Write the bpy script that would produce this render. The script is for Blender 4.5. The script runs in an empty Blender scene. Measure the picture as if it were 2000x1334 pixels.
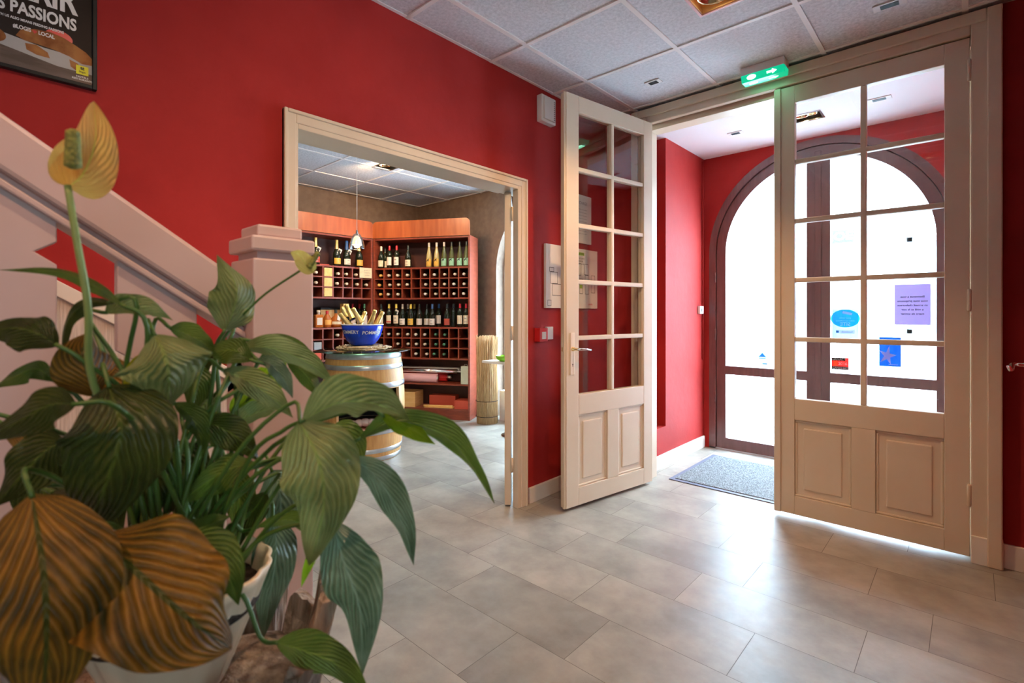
import bpy, math, random
from mathutils import Vector, Matrix
PI = math.pi
C = bpy.context.scene.collection
scn = bpy.context.scene

# ------------------------------------------------------------------ camera, world, big lights, exposure
CAMH = 1.22
YAW = math.atan2(896, 982)
cam_d = bpy.data.cameras.new('camera'); cam = bpy.data.objects.new('camera', cam_d); C.objects.link(cam)
cam.location = (0, 0, CAMH); cam.rotation_euler = (PI/2, 0, YAW)
cam_d.sensor_width = 36; cam_d.lens = 36*982/2000; cam_d.shift_y = -55/2000
cam_d.clip_start = 0.02; cam_d.clip_end = 200
cam_d.dof.use_dof = True; cam_d.dof.focus_distance = 3.2; cam_d.dof.aperture_fstop = 5.0
scn.camera = cam
DV = (-math.sin(YAW), math.cos(YAW)); RV = (math.cos(YAW), math.sin(YAW))
def at(px, py, t):            # a place in the room seen at that spot of the photograph, t metres deep
    u = (px-1000)/982*t
    return Vector((DV[0]*t+RV[0]*u, DV[1]*t+RV[1]*u, CAMH+(612-py)/982*t))

world = bpy.data.worlds.new('world'); scn.world = world; world.use_nodes = True
bg = world.node_tree.nodes['Background']; bg.inputs[0].default_value = (0.58, 0.80, 1.0, 1); bg.inputs[1].default_value = 60.0
scn.view_settings.view_transform = 'Standard'; scn.view_settings.look = 'None'
scn.view_settings.exposure = -0.05; scn.view_settings.gamma = 1.0
scn.view_settings.use_curve_mapping = False

def area(name, loc, rot, sx, sy, power, col, portal=False, spread=PI):
    l = bpy.data.lights.new(name, 'AREA'); l.shape = 'RECTANGLE'; l.size = sx; l.size_y = sy
    l.energy = power; l.color = col; l.spread = spread
    if portal: l.cycles.is_portal = True
    o = bpy.data.objects.new(name, l); C.objects.link(o); o.location = loc; o.rotation_euler = rot
    return o
def spot(name, loc, target, power, col, ang=80, blend=.6, rad=.04):
    l = bpy.data.lights.new(name, 'SPOT'); l.energy = power; l.color = col; l.spot_size = math.radians(ang); l.spot_blend = blend
    l.shadow_soft_size = rad
    o = bpy.data.objects.new(name, l); C.objects.link(o); o.location = loc
    o.rotation_euler = (Vector(target)-Vector(loc)).to_track_quat('-Z', 'Y').to_euler()
    return o
WARM = (1.0, .66, .36); SOFT = (1.0, .80, .60)
# daylight portals of the two street arches and the lobby window
area('portal', (-.9, 4.75, 1.3), (-PI/2, 0, 0), 1.75, 2.7, 1, (1, 1, 1), True)
area('portal', (-3.3, 4.5, 1.3), (-PI/2, 0, 0), 1.75, 2.7, 1, (1, 1, 1), True)
area('portal', (3.1, -.7, 1.6), (0, PI/2, 0), 1.0, 1.2, 1, (1, 1, 1), True)
# ceiling lamps
spot('spot_lamp', (-.895, 2.395, 2.70), (-1.35, 1.95, 0), 95, (1.0, .60, .30), 120)
spot('spot_lamp', (-.3, .6, 2.70), (-2.1, 1.7, .7), 80, (1.0, .70, .42), 112, .9)
spot('spot_lamp', (-.15, -.7, 2.70), (-1.05, .25, .9), 72, (1.0, .46, .24), 84)
spot('spot_lamp', (-.9, 4.09, 2.60), (-.9, 4.0, 0), 14, WARM, 120)
spot('spot_lamp', (-4.25, 2.72, 2.66), (-5.25, 2.85, 2.1), 60, WARM, 100)
spot('spot_lamp', (-4.05, 2.75, 2.66), (-4.75, 3.6, 2.0), 48, WARM, 110)
spot('spot_lamp', (-3.3, 1.6, 2.66), (-4.4, 2.4, .6), 60, SOFT, 140)
spot('spot_lamp', (-3.3, 3.0, 2.66), (-4.2, 3.6, .8), 30, SOFT, 140)

# ------------------------------------------------------------------ helpers
MW = {}
def tagp(o, label=None, cat=None, group=None, kind=None):
    if label: o['label'] = label
    if cat: o['category'] = cat
    if group: o['group'] = group
    if kind: o['kind'] = kind
    return o
def thing(name, label, cat, loc=(0, 0, 0), rotz=0, group=None, kind=None):
    o = bpy.data.objects.new(name, None); C.objects.link(o); o.location = loc; o.rotation_euler = (0, 0, rotz)
    o.empty_display_size = .05
    MW[o.name] = Matrix.Translation(loc) @ Matrix.Rotation(rotz, 4, 'Z')
    return tagp(o, label, cat, group, kind)
class MB:
    def __init__(s): s.v = []; s.f = []; s.sm = []; s.uv = {}
    def add(s, vs, fs, smooth=False):
        n = len(s.v); s.v += [Vector(p) for p in vs]
        for f in fs: s.f.append(tuple(i+n for i in f)); s.sm.append(smooth)
        return n
    def box(s, x0, x1, y0, y1, z0, z1):
        s.add([(x0,y0,z0),(x1,y0,z0),(x1,y1,z0),(x0,y1,z0),(x0,y0,z1),(x1,y0,z1),(x1,y1,z1),(x0,y1,z1)],
              [(0,3,2,1),(4,5,6,7),(0,1,5,4),(1,2,6,5),(2,3,7,6),(3,0,4,7)]); return s
    def obox(s, o, ex, ey, ez):
        o = Vector(o); ex = Vector(ex); ey = Vector(ey); ez = Vector(ez)
        s.add([o,o+ex,o+ex+ey,o+ey,o+ez,o+ex+ez,o+ex+ey+ez,o+ey+ez],
              [(0,3,2,1),(4,5,6,7),(0,1,5,4),(1,2,6,5),(2,3,7,6),(3,0,4,7)]); return s
    def prism(s, poly, ext):      # poly: 3D loop, ext: extrusion vector
        e = Vector(ext); n = len(poly); P = [Vector(p) for p in poly]
        s.add(P+[p+e for p in P], [tuple(range(n))[::-1], tuple(range(n, 2*n))]+[(i, (i+1)%n, (i+1)%n+n, i+n) for i in range(n)]); return s
    def tube(s, pts, r, k=8, caps=True):
        pts = [Vector(p) for p in pts]; rr = r if isinstance(r, (list, tuple)) else [r]*len(pts)
        vs = []; fs = []; up = None
        for i, p in enumerate(pts):
            d = (pts[min(i+1, len(pts)-1)]-pts[max(i-1, 0)])
            if d.length < 1e-9: d = Vector((0, 0, 1))
            d.normalize()
            if up is None:
                a = Vector((0, 0, 1)) if abs(d.z) < .9 else Vector((1, 0, 0)); up = d.cross(a).normalized()
            up = (up-d*up.dot(d)).normalized(); w = d.cross(up)
            for j in range(k):
                a = 2*PI*j/k; vs.append(p+(up*math.cos(a)+w*math.sin(a))*rr[i])
        for i in range(len(pts)-1):
            for j in range(k): fs.append((i*k+j, i*k+(j+1)%k, (i+1)*k+(j+1)%k, (i+1)*k+j))
        if caps: fs.append(tuple(range(k))[::-1]); fs.append(tuple(range((len(pts)-1)*k, len(pts)*k)))
        s.add(vs, fs, True); return s
    def lathe(s, prof, c=(0, 0, 0), k=24, axis=None, a0=0, a1=2*PI):
        c = Vector(c); full = abs(a1-a0-2*PI) < 1e-6; n = k if full else k+1
        q = axis.to_track_quat('Z', 'Y') if axis is not None else None
        vs = []; fs = []
        for (r, z) in prof:
            for j in range(n):
                a = a0+(a1-a0)*j/k; p = Vector((max(r, 1e-5)*math.cos(a), max(r, 1e-5)*math.sin(a), z))
                vs.append(c+(q @ p if q else p))
        for i in range(len(prof)-1):
            for j in range(k): fs.append((i*n+j, i*n+(j+1)%n, (i+1)*n+(j+1)%n, (i+1)*n+j))
        s.add(vs, fs, True); return s
    def ell(s, c, rx, ry, rz, k=12, m=8, wob=0, seed=1):
        c = Vector(c); rnd = random.Random(seed); vs = []; fs = []
        for i in range(m+1):
            th = PI*i/m
            for j in range(k):
                a = 2*PI*j/k; w = 1+rnd.uniform(-wob, wob) if 0 < i < m else 1
                vs.append(c+Vector((rx*math.sin(th)*math.cos(a)*w, ry*math.sin(th)*math.sin(a)*w, rz*math.cos(th))))
        for i in range(m):
            for j in range(k): fs.append((i*k+j, (i+1)*k+j, (i+1)*k+(j+1)%k, i*k+(j+1)%k))
        s.add(vs, fs, True); return s
    def build(s, name, mat, parent=None, world=True, bev=0, label=None, kind=None):
        vs = s.v
        if parent is not None and world:
            inv = MW[parent.name].inverted(); vs = [inv @ v for v in vs]
        me = bpy.data.meshes.new(name); me.from_pydata([tuple(v) for v in vs], [], s.f)
        for p, sm in zip(me.polygons, s.sm): p.use_smooth = sm
        me.update()
        import bmesh
        bm = bmesh.new(); bm.from_mesh(me); bmesh.ops.recalc_face_normals(bm, faces=bm.faces); bm.to_mesh(me); bm.free()
        if mat: me.materials.append(mat)
        o = bpy.data.objects.new(name, me); C.objects.link(o)
        if parent is not None: o.parent = parent; MW[o.name] = MW[parent.name]
        else: MW[o.name] = Matrix.Identity(4)
        if any(s.sm) and not all(s.sm):
            pass
        if bev:
            m = o.modifiers.new('bevel', 'BEVEL'); m.width = bev; m.segments = 2; m.limit_method = 'ANGLE'; m.angle_limit = math.radians(40)
        if label: o['label'] = label
        if kind: o['kind'] = kind
        return o
def struct(name, mb, mat, bev=0):
    o = mb.build(name, mat, None, bev=bev); o['kind'] = 'structure'; return o
def solo(name, mb, mat, label, cat, group=None, bev=0):
    return tagp(mb.build(name, mat, None, bev=bev), label, cat, group)
def slab(axis, c0, c1, a0, a1, b0, b1, holes=()):   # wall/ceiling slab with rectangular holes; axis = thickness axis
    As = sorted({a0, a1, *[h[0] for h in holes], *[h[1] for h in holes]}); Bs = sorted({b0, b1, *[h[2] for h in holes], *[h[3] for h in holes]})
    As = [a for a in As if a0-1e-9 <= a <= a1+1e-9]; Bs = [b for b in Bs if b0-1e-9 <= b <= b1+1e-9]
    def P(c, a, b): return {'x': (c, a, b), 'y': (a, c, b), 'z': (a, b, c)}[axis]
    def solid(i, j):
        if i < 0 or j < 0 or i >= len(As)-1 or j >= len(Bs)-1: return False
        a = (As[i]+As[i+1])/2; b = (Bs[j]+Bs[j+1])/2
        return not any(h[0] < a < h[1] and h[2] < b < h[3] for h in holes)
    m = MB()
    for i in range(len(As)-1):
        for j in range(len(Bs)-1):
            if not solid(i, j): continue
            A0, A1, B0, B1 = As[i], As[i+1], Bs[j], Bs[j+1]
            for c in (c0, c1): m.add([P(c,A0,B0),P(c,A1,B0),P(c,A1,B1),P(c,A0,B1)], [(0,1,2,3)])
            for (di, dj, q) in ((-1,0,((A0,B0),(A0,B1))),(1,0,((A1,B0),(A1,B1))),(0,-1,((A0,B0),(A1,B0))),(0,1,((A0,B1),(A1,B1)))):
                if not solid(i+di, j+dj): m.add([P(c0,*q[0]),P(c0,*q[1]),P(c1,*q[1]),P(c1,*q[0])], [(0,1,2,3)])
    return m

# ------------------------------------------------------------------ materials
def mat(name, col, rough=.5, metal=0, spec=.5, emis=None, es=0):
    m = bpy.data.materials.new(name); m.use_nodes = True; b = m.node_tree.nodes['Principled BSDF']
    b.inputs['Base Color'].default_value = (*col, 1); b.inputs['Roughness'].default_value = rough; b.inputs['Metallic'].default_value = metal
    b.inputs['Specular IOR Level'].default_value = spec
    if emis: b.inputs['Emission Color'].default_value = (*emis, 1); b.inputs['Emission Strength'].default_value = es
    return m
def nodes(m): return m.node_tree.nodes, m.node_tree.links, m.node_tree.nodes['Principled BSDF']
def noisy(name, c1, c2, scale=8, rough=.5, bump=0, bscale=None, detail=4, stretch=(1, 1, 1), metal=0, spec=.5, lo=.35, hi=.65, dist=.01, coord='Object'):
    m = mat(name, c1, rough, metal, spec); N, L, b = nodes(m)
    tc = N.new('ShaderNodeTexCoord'); mp = N.new('ShaderNodeMapping'); mp.inputs['Scale'].default_value = stretch
    L.new(tc.outputs[coord], mp.inputs[0])
    n = N.new('ShaderNodeTexNoise'); n.inputs['Scale'].default_value = scale; n.inputs['Detail'].default_value = detail; L.new(mp.outputs[0], n.inputs['Vector'])
    r = N.new('ShaderNodeValToRGB'); r.color_ramp.elements[0].position = lo; r.color_ramp.elements[1].position = hi
    r.color_ramp.elements[0].color = (*c1, 1); r.color_ramp.elements[1].color = (*c2, 1)
    L.new(n.outputs['Fac'], r.inputs[0]); L.new(r.outputs[0], b.inputs['Base Color'])
    if bump:
        n2 = N.new('ShaderNodeTexNoise'); n2.inputs['Scale'].default_value = bscale or scale*3; n2.inputs['Detail'].default_value = 5
        L.new(mp.outputs[0], n2.inputs['Vector'])
        bp = N.new('ShaderNodeBump'); bp.inputs['Strength'].default_value = bump; bp.inputs['Distance'].default_value = dist
        L.new(n2.outputs['Fac'], bp.inputs['Height']); L.new(bp.outputs[0], b.inputs['Normal'])
    return m
M = {}
M['red'] = noisy('red_plaster', (.29, .0125, .010), (.345, .018, .014), 2.5, .68, .55, 7, dist=.008, spec=.18)
M['brown'] = noisy('brown_wallpaper', (.155, .100, .066), (.20, .135, .092), 14, .7, .25, 60, dist=.003)
M['plain'] = noisy('cream_plaster', (.62, .56, .48), (.66, .6, .52), 3, .7)
M['trim'] = noisy('beige_paint', (.64, .52, .385), (.68, .56, .42), 3, .38, .08, 30, dist=.002)
M['white'] = mat('white_plaster', (.88, .90, .92), .7)
M['base'] = noisy('white_skirting_paint', (.72, .66, .58), (.78, .72, .64), 5, .45)
M['lilac'] = noisy('lilac_grey_paint', (.56, .42, .40), (.61, .455, .43), 4, .42, .12, 40, dist=.002)
M['bar'] = mat('ceiling_bar_paint', (.92, .90, .88), .5)
M['plum'] = noisy('brown_painted_timber', (.115, .050, .045), (.15, .066, .058), 6, .35, .1, 40, stretch=(8, 8, 1), dist=.002)
M['panelwood'] = noisy('pale_wood_panel', (.46, .38, .31), (.60, .50, .42), 10, .6, .5, 12, stretch=(14, 14, .8), dist=.004)
M['cherry'] = noisy('cherry_wood', (.19, .036, .018), (.27, .055, .027), 4, .32, stretch=(2, 2, 9))
M['cherry_shade'] = noisy('shaded_cherry', (.05, .013, .009), (.075, .020, .012), 4, .5)  # cherry darkened so the shade inside the cabinets sits in the colour
M['valance'] = noisy('orange_cherry_veneer', (.30, .070, .020), (.44, .12, .036), 3, .3, stretch=(7, 7, .7), lo=.3, hi=.7)
M['oak'] = noisy('barrel_oak', (.58, .28, .085), (.70, .38, .13), 4, .45, .3, 12, stretch=(12, 12, .8), dist=.003)
M['oakpale'] = noisy('cut_oak_edge', (.66, .46, .26), (.74, .54, .33), 8, .5)
M['steel'] = noisy('galvanised_steel', (.55, .58, .62), (.72, .75, .78), 12, .32, metal=.85)
M['chrome'] = mat('chrome', (.8, .8, .82), .15, 1)
M['brass'] = mat('brass', (.82, .62, .30), .25, 1)
M['plate'] = mat('pale_brass_plate', (.80, .68, .52), .35, .3)
M['black'] = mat('black_plastic', (.010, .010, .011), .45, spec=.2)
M['dark'] = mat('recess_shade', (.02, .018, .017), .8)  # near-black colour standing in for shade inside hollows
M['whitep'] = mat('white_plastic', (.80, .79, .77), .4)
M['redp'] = mat('red_plastic', (.60, .02, .02), .35)
M['paper'] = noisy('white_paper', (.80, .78, .74), (.84, .82, .78), 5, .6)
M['blue'] = noisy('blue_enamel', (.008, .035, .46), (.012, .06, .62), 6, .12)
M['cream'] = mat('cream_ceramic', (.80, .68, .50), .35)
M['soil'] = noisy('potting_soil', (.02, .012, .008), (.06, .035, .022), 60, .95, .8, 90)
M['drift'] = noisy('weathered_driftwood', (.10, .055, .035), (.46, .36, .28), 9, .8, .9, 16, stretch=(5, 5, .8), lo=.3, hi=.7, dist=.02)
M['straw'] = noisy('straw_twigs', (.50, .34, .17), (.72, .56, .34), 30, .7)
M['reed'] = noisy('reed', (.42, .25, .10), (.68, .47, .24), 40, .7, stretch=(3, 3, .3))
M['gold'] = noisy('gold_foil', (.80, .56, .16), (.90, .70, .30), 40, .28, .4, 80, metal=.75, dist=.003)
M['mat'] = noisy('grey_mat_pile', (.05, .055, .06), (.30, .33, .34), 150, .95, .8, 300, lo=.42, hi=.6)
M['rubber'] = mat('grey_rubber_edge', (.10, .11, .16), .6)
M['street'] = noisy('pale_pavement', (.55, .55, .55), (.62, .62, .62), 3, .8)
M['facade'] = noisy('white_facade_render', (.78, .78, .78), (.84, .84, .84), 2, .8)
M['shutter'] = mat('pale_blue_grey_paint', (.40, .46, .50), .6)
M['capr'] = mat('red_capsule', (.50, .015, .03), .3)
M['capy'] = mat('yellow_capsule', (.72, .55, .10), .3)
M['capw'] = mat('white_capsule', (.75, .70, .62), .35)
M['capk'] = mat('dark_capsule', (.02, .03, .03), .3)
M['capb'] = mat('blue_capsule', (.03, .10, .30), .3)
M['capg'] = mat('green_capsule', (.05, .16, .09), .3)
M['glassdark'] = mat('dark_green_bottle_glass', (.012, .018, .010), .08)
M['glassolive'] = mat('olive_bottle_glass', (.10, .11, .035), .08)
M['glassclear'] = mat('pale_yellow_wine_glass', (.50, .40, .16), .08)
M['glassamber'] = mat('amber_spirit_glass', (.42, .12, .02), .08)
M['lab'] = noisy('cream_label_paper', (.72, .62, .45), (.80, .72, .56), 30, .6)
M['laby'] = mat('yellow_label_paper', (.75, .45, .07), .6)
M['labg'] = mat('mint_label_paper', (.33, .62, .40), .6)
M['labw'] = mat('white_label_paper', (.78, .74, .68), .6)
M['labr'] = mat('red_label_paper', (.50, .08, .05), .6)
M['labo'] = mat('orange_label_paper', (.80, .42, .10), .6)
M['cork'] = mat('pale_cork_end', (.66, .58, .48), .5)
M['ink'] = mat('black_ink', (.02, .02, .02), .6)
M['inkgrey'] = mat('grey_ink', (.25, .25, .26), .6)
M['inkw'] = mat('white_ink', (.85, .83, .82), .5)
M['inkg'] = mat('green_ink', (.35, .55, .05), .6)
M['pinkpaper'] = mat('pink_wrapping_paper', (.72, .40, .40), .45)
M['redbox'] = mat('red_cardboard', (.55, .075, .035), .6)
M['pinebox'] = noisy('pine_box', (.72, .42, .14), (.80, .52, .22), 6, .5, stretch=(1, 1, 8))
M['sage'] = noisy('sage_green_card', (.56, .62, .48), (.62, .67, .54), 20, .7)
M['goldbox'] = noisy('gold_card', (.76, .48, .14), (.84, .58, .22), 30, .45)
M['cloth'] = noisy('pale_pink_cloth', (.72, .58, .58), (.82, .70, .70), 14, .85, .5, 30)
M['green'] = mat('lime_green_glaze', (.22, .55, .02), .25)
M['offcloth'] = mat('white_table_laminate', (.80, .76, .70), .35)
M['lamp'] = mat('lit_lamp_glass', (1, .8, .5), .3, emis=(1, .72, .38), es=14)
M['refl'] = mat('gold_reflector', (.85, .68, .42), .18, 1)
M['exitg'] = mat('lit_green_exit_lens', (.0, .35, .18), .3, emis=(.0, .60, .30), es=.9)
M['exitw'] = mat('lit_white_pictogram', (.8, 1, .9), .3, emis=(.75, 1, .88), es=3.2)
def glass(name, tint=(1, 1, 1), refl=1.0):
    m = bpy.data.materials.new(name); m.use_nodes = True; N = m.node_tree.nodes; L = m.node_tree.links; N.clear()
    o = N.new('ShaderNodeOutputMaterial'); t = N.new('ShaderNodeBsdfTransparent'); t.inputs[0].default_value = (*tint, 1)
    g = N.new('ShaderNodeBsdfGlossy'); g.inputs['Roughness'].default_value = .02
    mx = N.new('ShaderNodeMixShader'); ge = N.new('ShaderNodeNewGeometry'); dp = N.new('ShaderNodeVectorMath'); dp.operation = 'DOT_PRODUCT'
    L.new(ge.outputs['Incoming'], dp.inputs[0]); L.new(ge.outputs['Normal'], dp.inputs[1])
    def mt(op, a, b_):
        x = N.new('ShaderNodeMath'); x.operation = op
        for i, q in enumerate((a, b_)):
            if isinstance(q, (int, float)): x.inputs[i].default_value = q
            else: L.new(q, x.inputs[i])
        return x
    c_ = mt('SUBTRACT', 1.0, mt('ABSOLUTE', dp.outputs['Value'], 0).outputs[0]); p_ = mt('POWER', c_.outputs[0], 5.0)
    mu = mt('MULTIPLY', mt('ADD', mt('MULTIPLY', p_.outputs[0], .96).outputs[0], .04).outputs[0], refl); mu.use_clamp = True
    L.new(mu.outputs[0], mx.inputs[0]); L.new(t.outputs[0], mx.inputs[1]); L.new(g.outputs[0], mx.inputs[2]); L.new(mx.outputs[0], o.inputs[0])
    return m
M['glass'] = glass('window_glass', (.96, .98, .98), 1.2)
M['dimpane'] = glass('dimming_glass', (.20, .18, .16), 1.0)  # dark tint added to dim daylight from the unseen lobby window
M['glassedge'] = glass('green_glass_top', (.55, .80, .68), 1.6)
M['shade'] = glass('clear_shade_glass', (.72, .72, .70), 5)
# floor: vinyl stone tiles, tone per tile from a face attribute
def floor_mat():
    m = mat('vinyl_stone_tile', (.3, .28, .25), .33); N, L, b = nodes(m)
    tc = N.new('ShaderNodeTexCoord'); at_ = N.new('ShaderNodeAttribute'); at_.attribute_name = 'tone'
    ad = N.new('ShaderNodeVectorMath'); ad.operation = 'ADD'; sc = N.new('ShaderNodeVectorMath'); sc.operation = 'SCALE'; sc.inputs[3].default_value = 9
    L.new(at_.outputs['Color'], sc.inputs[0]); L.new(tc.outputs['Object'], ad.inputs[0]); L.new(sc.outputs[0], ad.inputs[1])
    n = N.new('ShaderNodeTexNoise'); n.inputs['Scale'].default_value = 3.2; n.inputs['Detail'].default_value = 9; n.inputs['Roughness'].default_value = .62
    L.new(ad.outputs[0], n.inputs['Vector'])
    r = N.new('ShaderNodeValToRGB'); r.color_ramp.elements[0].position = .34; r.color_ramp.elements[1].position = .66
    r.color_ramp.elements[0].color = (.215, .195, .163, 1); r.color_ramp.elements[1].color = (.39, .36, .305, 1)
    L.new(n.outputs['Fac'], r.inputs[0])
    mp = N.new('ShaderNodeMapRange'); mp.inputs[3].default_value = .86; mp.inputs[4].default_value = 1.12; L.new(at_.outputs['Fac'], mp.inputs[0])
    mu = N.new('ShaderNodeVectorMath'); mu.operation = 'SCALE'; L.new(r.outputs[0], mu.inputs[0]); L.new(mp.outputs[0], mu.inputs[3])
    L.new(mu.outputs[0], b.inputs['Base Color'])
    n2 = N.new('ShaderNodeTexNoise'); n2.inputs['Scale'].default_value = 22; n2.inputs['Detail'].default_value = 3; L.new(tc.outputs['Object'], n2.inputs['Vector'])
    mr = N.new('ShaderNodeMapRange'); mr.inputs[3].default_value = .32; mr.inputs[4].default_value = .42; L.new(n2.outputs['Fac'], mr.inputs[0]); L.new(mr.outputs[0], b.inputs['Roughness'])
    bp = N.new('ShaderNodeBump'); bp.inputs['Strength'].default_value = .03; bp.inputs['Distance'].default_value = .002; L.new(n2.outputs['Fac'], bp.inputs['Height']); L.new(bp.outputs[0], b.inputs['Normal'])
    return m
M['floor'] = floor_mat(); M['joint'] = mat('dark_floor_joint', (.10, .09, .08), .8)
def ceil_mat():
    m = mat('mineral_ceiling_tile', (.5, .52, .55), .9); N, L, b = nodes(m)
    tc = N.new('ShaderNodeTexCoord'); n = N.new('ShaderNodeTexNoise'); n.inputs['Scale'].default_value = 55; n.inputs['Detail'].default_value = 5; n.inputs['Roughness'].default_value = .7
    L.new(tc.outputs['Object'], n.inputs['Vector']); r = N.new('ShaderNodeValToRGB'); r.color_ramp.elements[0].position = .36; r.color_ramp.elements[1].position = .64
    r.color_ramp.elements[0].color = (.56, .58, .605, 1); r.color_ramp.elements[1].color = (.80, .82, .85, 1)
    L.new(n.outputs['Fac'], r.inputs[0]); L.new(r.outputs[0], b.inputs['Base Color'])
    return m
M['ceil'] = ceil_mat()
def leaf_mat(name, c1, c2, cv, trans=.3, rough=.35, vw=.32, dis=11):
    m = bpy.data.materials.new(name); m.use_nodes = True; N, L, b = nodes(m); out = N['Material Output']
    uv = N.new('ShaderNodeUVMap'); sp = N.new('ShaderNodeSeparateXYZ'); L.new(uv.outputs[0], sp.inputs[0])
    def mth(op, a, bb):
        x = N.new('ShaderNodeMath'); x.operation = op
        for i, q in enumerate((a, bb)):
            if isinstance(q, (int, float)): x.inputs[i].default_value = q
            elif q is not None: L.new(q, x.inputs[i])
        return x.outputs[0]
    au = mth('ABSOLUTE', mth('SUBTRACT', sp.outputs[0], .5), 0)
    nz2 = N.new('ShaderNodeTexNoise'); nz2.inputs['Scale'].default_value = 2.6; nz2.inputs['Detail'].default_value = 3; oc = N.new('ShaderNodeTexCoord'); mpp = N.new('ShaderNodeMapping'); mpp.inputs['Scale'].default_value = (9, 9, 9); L.new(oc.outputs['Object'], mpp.inputs[0]); L.new(mpp.outputs[0], nz2.inputs['Vector'])
    nz = N.new('ShaderNodeTexNoise'); nz.inputs['Scale'].default_value = 4; nz.inputs['Detail'].default_value = 4; L.new(uv.outputs[0], nz.inputs['Vector'])
    ph = mth('ADD', mth('MULTIPLY', sp.outputs[1], 58.0), mth('MULTIPLY', au, -66.0))
    ph = mth('ADD', ph, mth('MULTIPLY', nz.outputs['Fac'], dis))
    vein = mth('MULTIPLY', mth('ADD', mth('SINE', ph, 0), 1.0), .5)
    r = N.new('ShaderNodeValToRGB'); r.color_ramp.elements[0].position = .15; r.color_ramp.elements[1].position = .95
    r.color_ramp.elements[0].color = (*c1, 1); r.color_ramp.elements[1].color = (*c2, 1)
    mixf = mth('ADD', mth('MULTIPLY', vein, vw), mth('MULTIPLY', mth('SUBTRACT', nz2.outputs['Fac'], .18), 1.25)); L.new(mixf, r.inputs[0])
    mid = mth('LESS_THAN', au, .022)
    mx = N.new('ShaderNodeMix'); mx.data_type = 'RGBA'; L.new(mid, mx.inputs[0]); L.new(r.outputs[0], mx.inputs[6]); mx.inputs[7].default_value = (*cv, 1)
    L.new(mx.outputs[2], b.inputs['Base Color']); b.inputs['Roughness'].default_value = rough
    bp = N.new('ShaderNodeBump'); bp.inputs['Strength'].default_value = .7; bp.inputs['Distance'].default_value = .004
    L.new(vein, bp.inputs['Height']); L.new(bp.outputs[0], b.inputs['Normal'])
    tr = N.new('ShaderNodeBsdfTranslucent'); L.new(mx.outputs[2], tr.inputs[0]); ms = N.new('ShaderNodeMixShader'); ms.inputs[0].default_value = trans
    L.new(b.outputs[0], ms.inputs[1]); L.new(tr.outputs[0], ms.inputs[2]); L.new(ms.outputs[0], out.inputs[0])
    return m
M['leafd'] = leaf_mat('dark_green_leaf', (.016, .034, .004), (.075, .105, .016), (.09, .14, .02))
M['leafm'] = leaf_mat('green_leaf', (.045, .105, .012), (.150, .225, .035), (.17, .26, .04))
M['leafl'] = leaf_mat('light_green_leaf', (.125, .195, .045), (.330, .400, .150), (.27, .38, .10))
M['leafb'] = leaf_mat('fresh_green_leaf', (.17, .34, .008), (.30, .50, .02), (.25, .42, .03), .45)
M['leafy'] = leaf_mat('yellowed_leaf', (.52, .50, .01), (.68, .66, .03), (.5, .45, .03), .4)
M['leafo'] = leaf_mat('olive_leaf_warm_lit', (.016, .024, .004), (.34, .17, .014), (.07, .085, .010), .3, .45, .42, 5)  # olive green with the warm lamp's orange light painted into the colour
M['leafs'] = leaf_mat('silvery_green_leaf', (.045, .120, .050), (.240, .370, .240), (.22, .36, .25), .2, .28)
M['stem'] = mat('green_stem', (.06, .14, .02), .4)
M['stemp'] = mat('pale_green_stem', (.26, .36, .10), .4)
M['spathe'] = leaf_mat('yellow_spathe', (.92, .52, .14), (.95, .74, .18), (.88, .78, .16), .5, .45, .08)
M['spathe2'] = leaf_mat('lime_spathe', (.66, .66, .12), (.80, .80, .28), (.6, .66, .16), .4, .45)
M['spadix'] = noisy('olive_spadix', (.16, .17, .03), (.34, .34, .06), 220, .6, .9, 260, dist=.004)

# text as mesh; returns list of (verts, faces) in local x,y
def text_mesh(s, size, bold=0.0, sx=1.0, align='CENTER', ext=.0):
    cu = bpy.data.curves.new('txt', 'FONT'); cu.body = s; cu.size = size; cu.align_x = align; cu.align_y = 'CENTER'
    cu.offset = bold; cu.extrude = ext; cu.resolution_u = 3
    o = bpy.data.objects.new('txt', cu); C.objects.link(o)
    dg = bpy.context.evaluated_depsgraph_get(); dg.update()
    me = bpy.data.meshes.new_from_object(o.evaluated_get(dg))
    vs = [Vector((v.co.x*sx, v.co.y, v.co.z)) for v in me.vertices]; fs = [tuple(p.vertices) for p in me.polygons]
    bpy.data.objects.remove(o, do_unlink=True); bpy.data.curves.remove(cu); bpy.data.meshes.remove(me)
    return vs, fs
def put_text(mb, s, size, origin, ex, ey, bold=0, sx=1.0, align='CENTER'):
    vs, fs = text_mesh(s, size, bold, sx, align); o = Vector(origin); ex = Vector(ex); ey = Vector(ey)
    mb.add([o+ex*v.x+ey*v.y for v in vs], fs)
def quad(mb, o, ex, ey, x0, x1, y0, y1, off=0, n=None):
    o = Vector(o); ex = Vector(ex); ey = Vector(ey); n = Vector(n) if n is not None else ex.cross(ey); q = o+n*off
    mb.add([q+ex*x0+ey*y0, q+ex*x1+ey*y0, q+ex*x1+ey*y1, q+ex*x0+ey*y1], [(0,1,2,3)])
def disc(mb, o, ex, ey, cx, cy, rx, ry, k=28):
    o = Vector(o); ex = Vector(ex); ey = Vector(ey)
    mb.add([o+ex*(cx+rx*math.cos(2*PI*i/k))+ey*(cy+ry*math.sin(2*PI*i/k)) for i in range(k)], [tuple(range(k))])
def poly(mb, o, ex, ey, pts):
    o = Vector(o); ex = Vector(ex); ey = Vector(ey)
    mb.add([o+ex*a+ey*b for a, b in pts], [tuple(range(len(pts)))])

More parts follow.
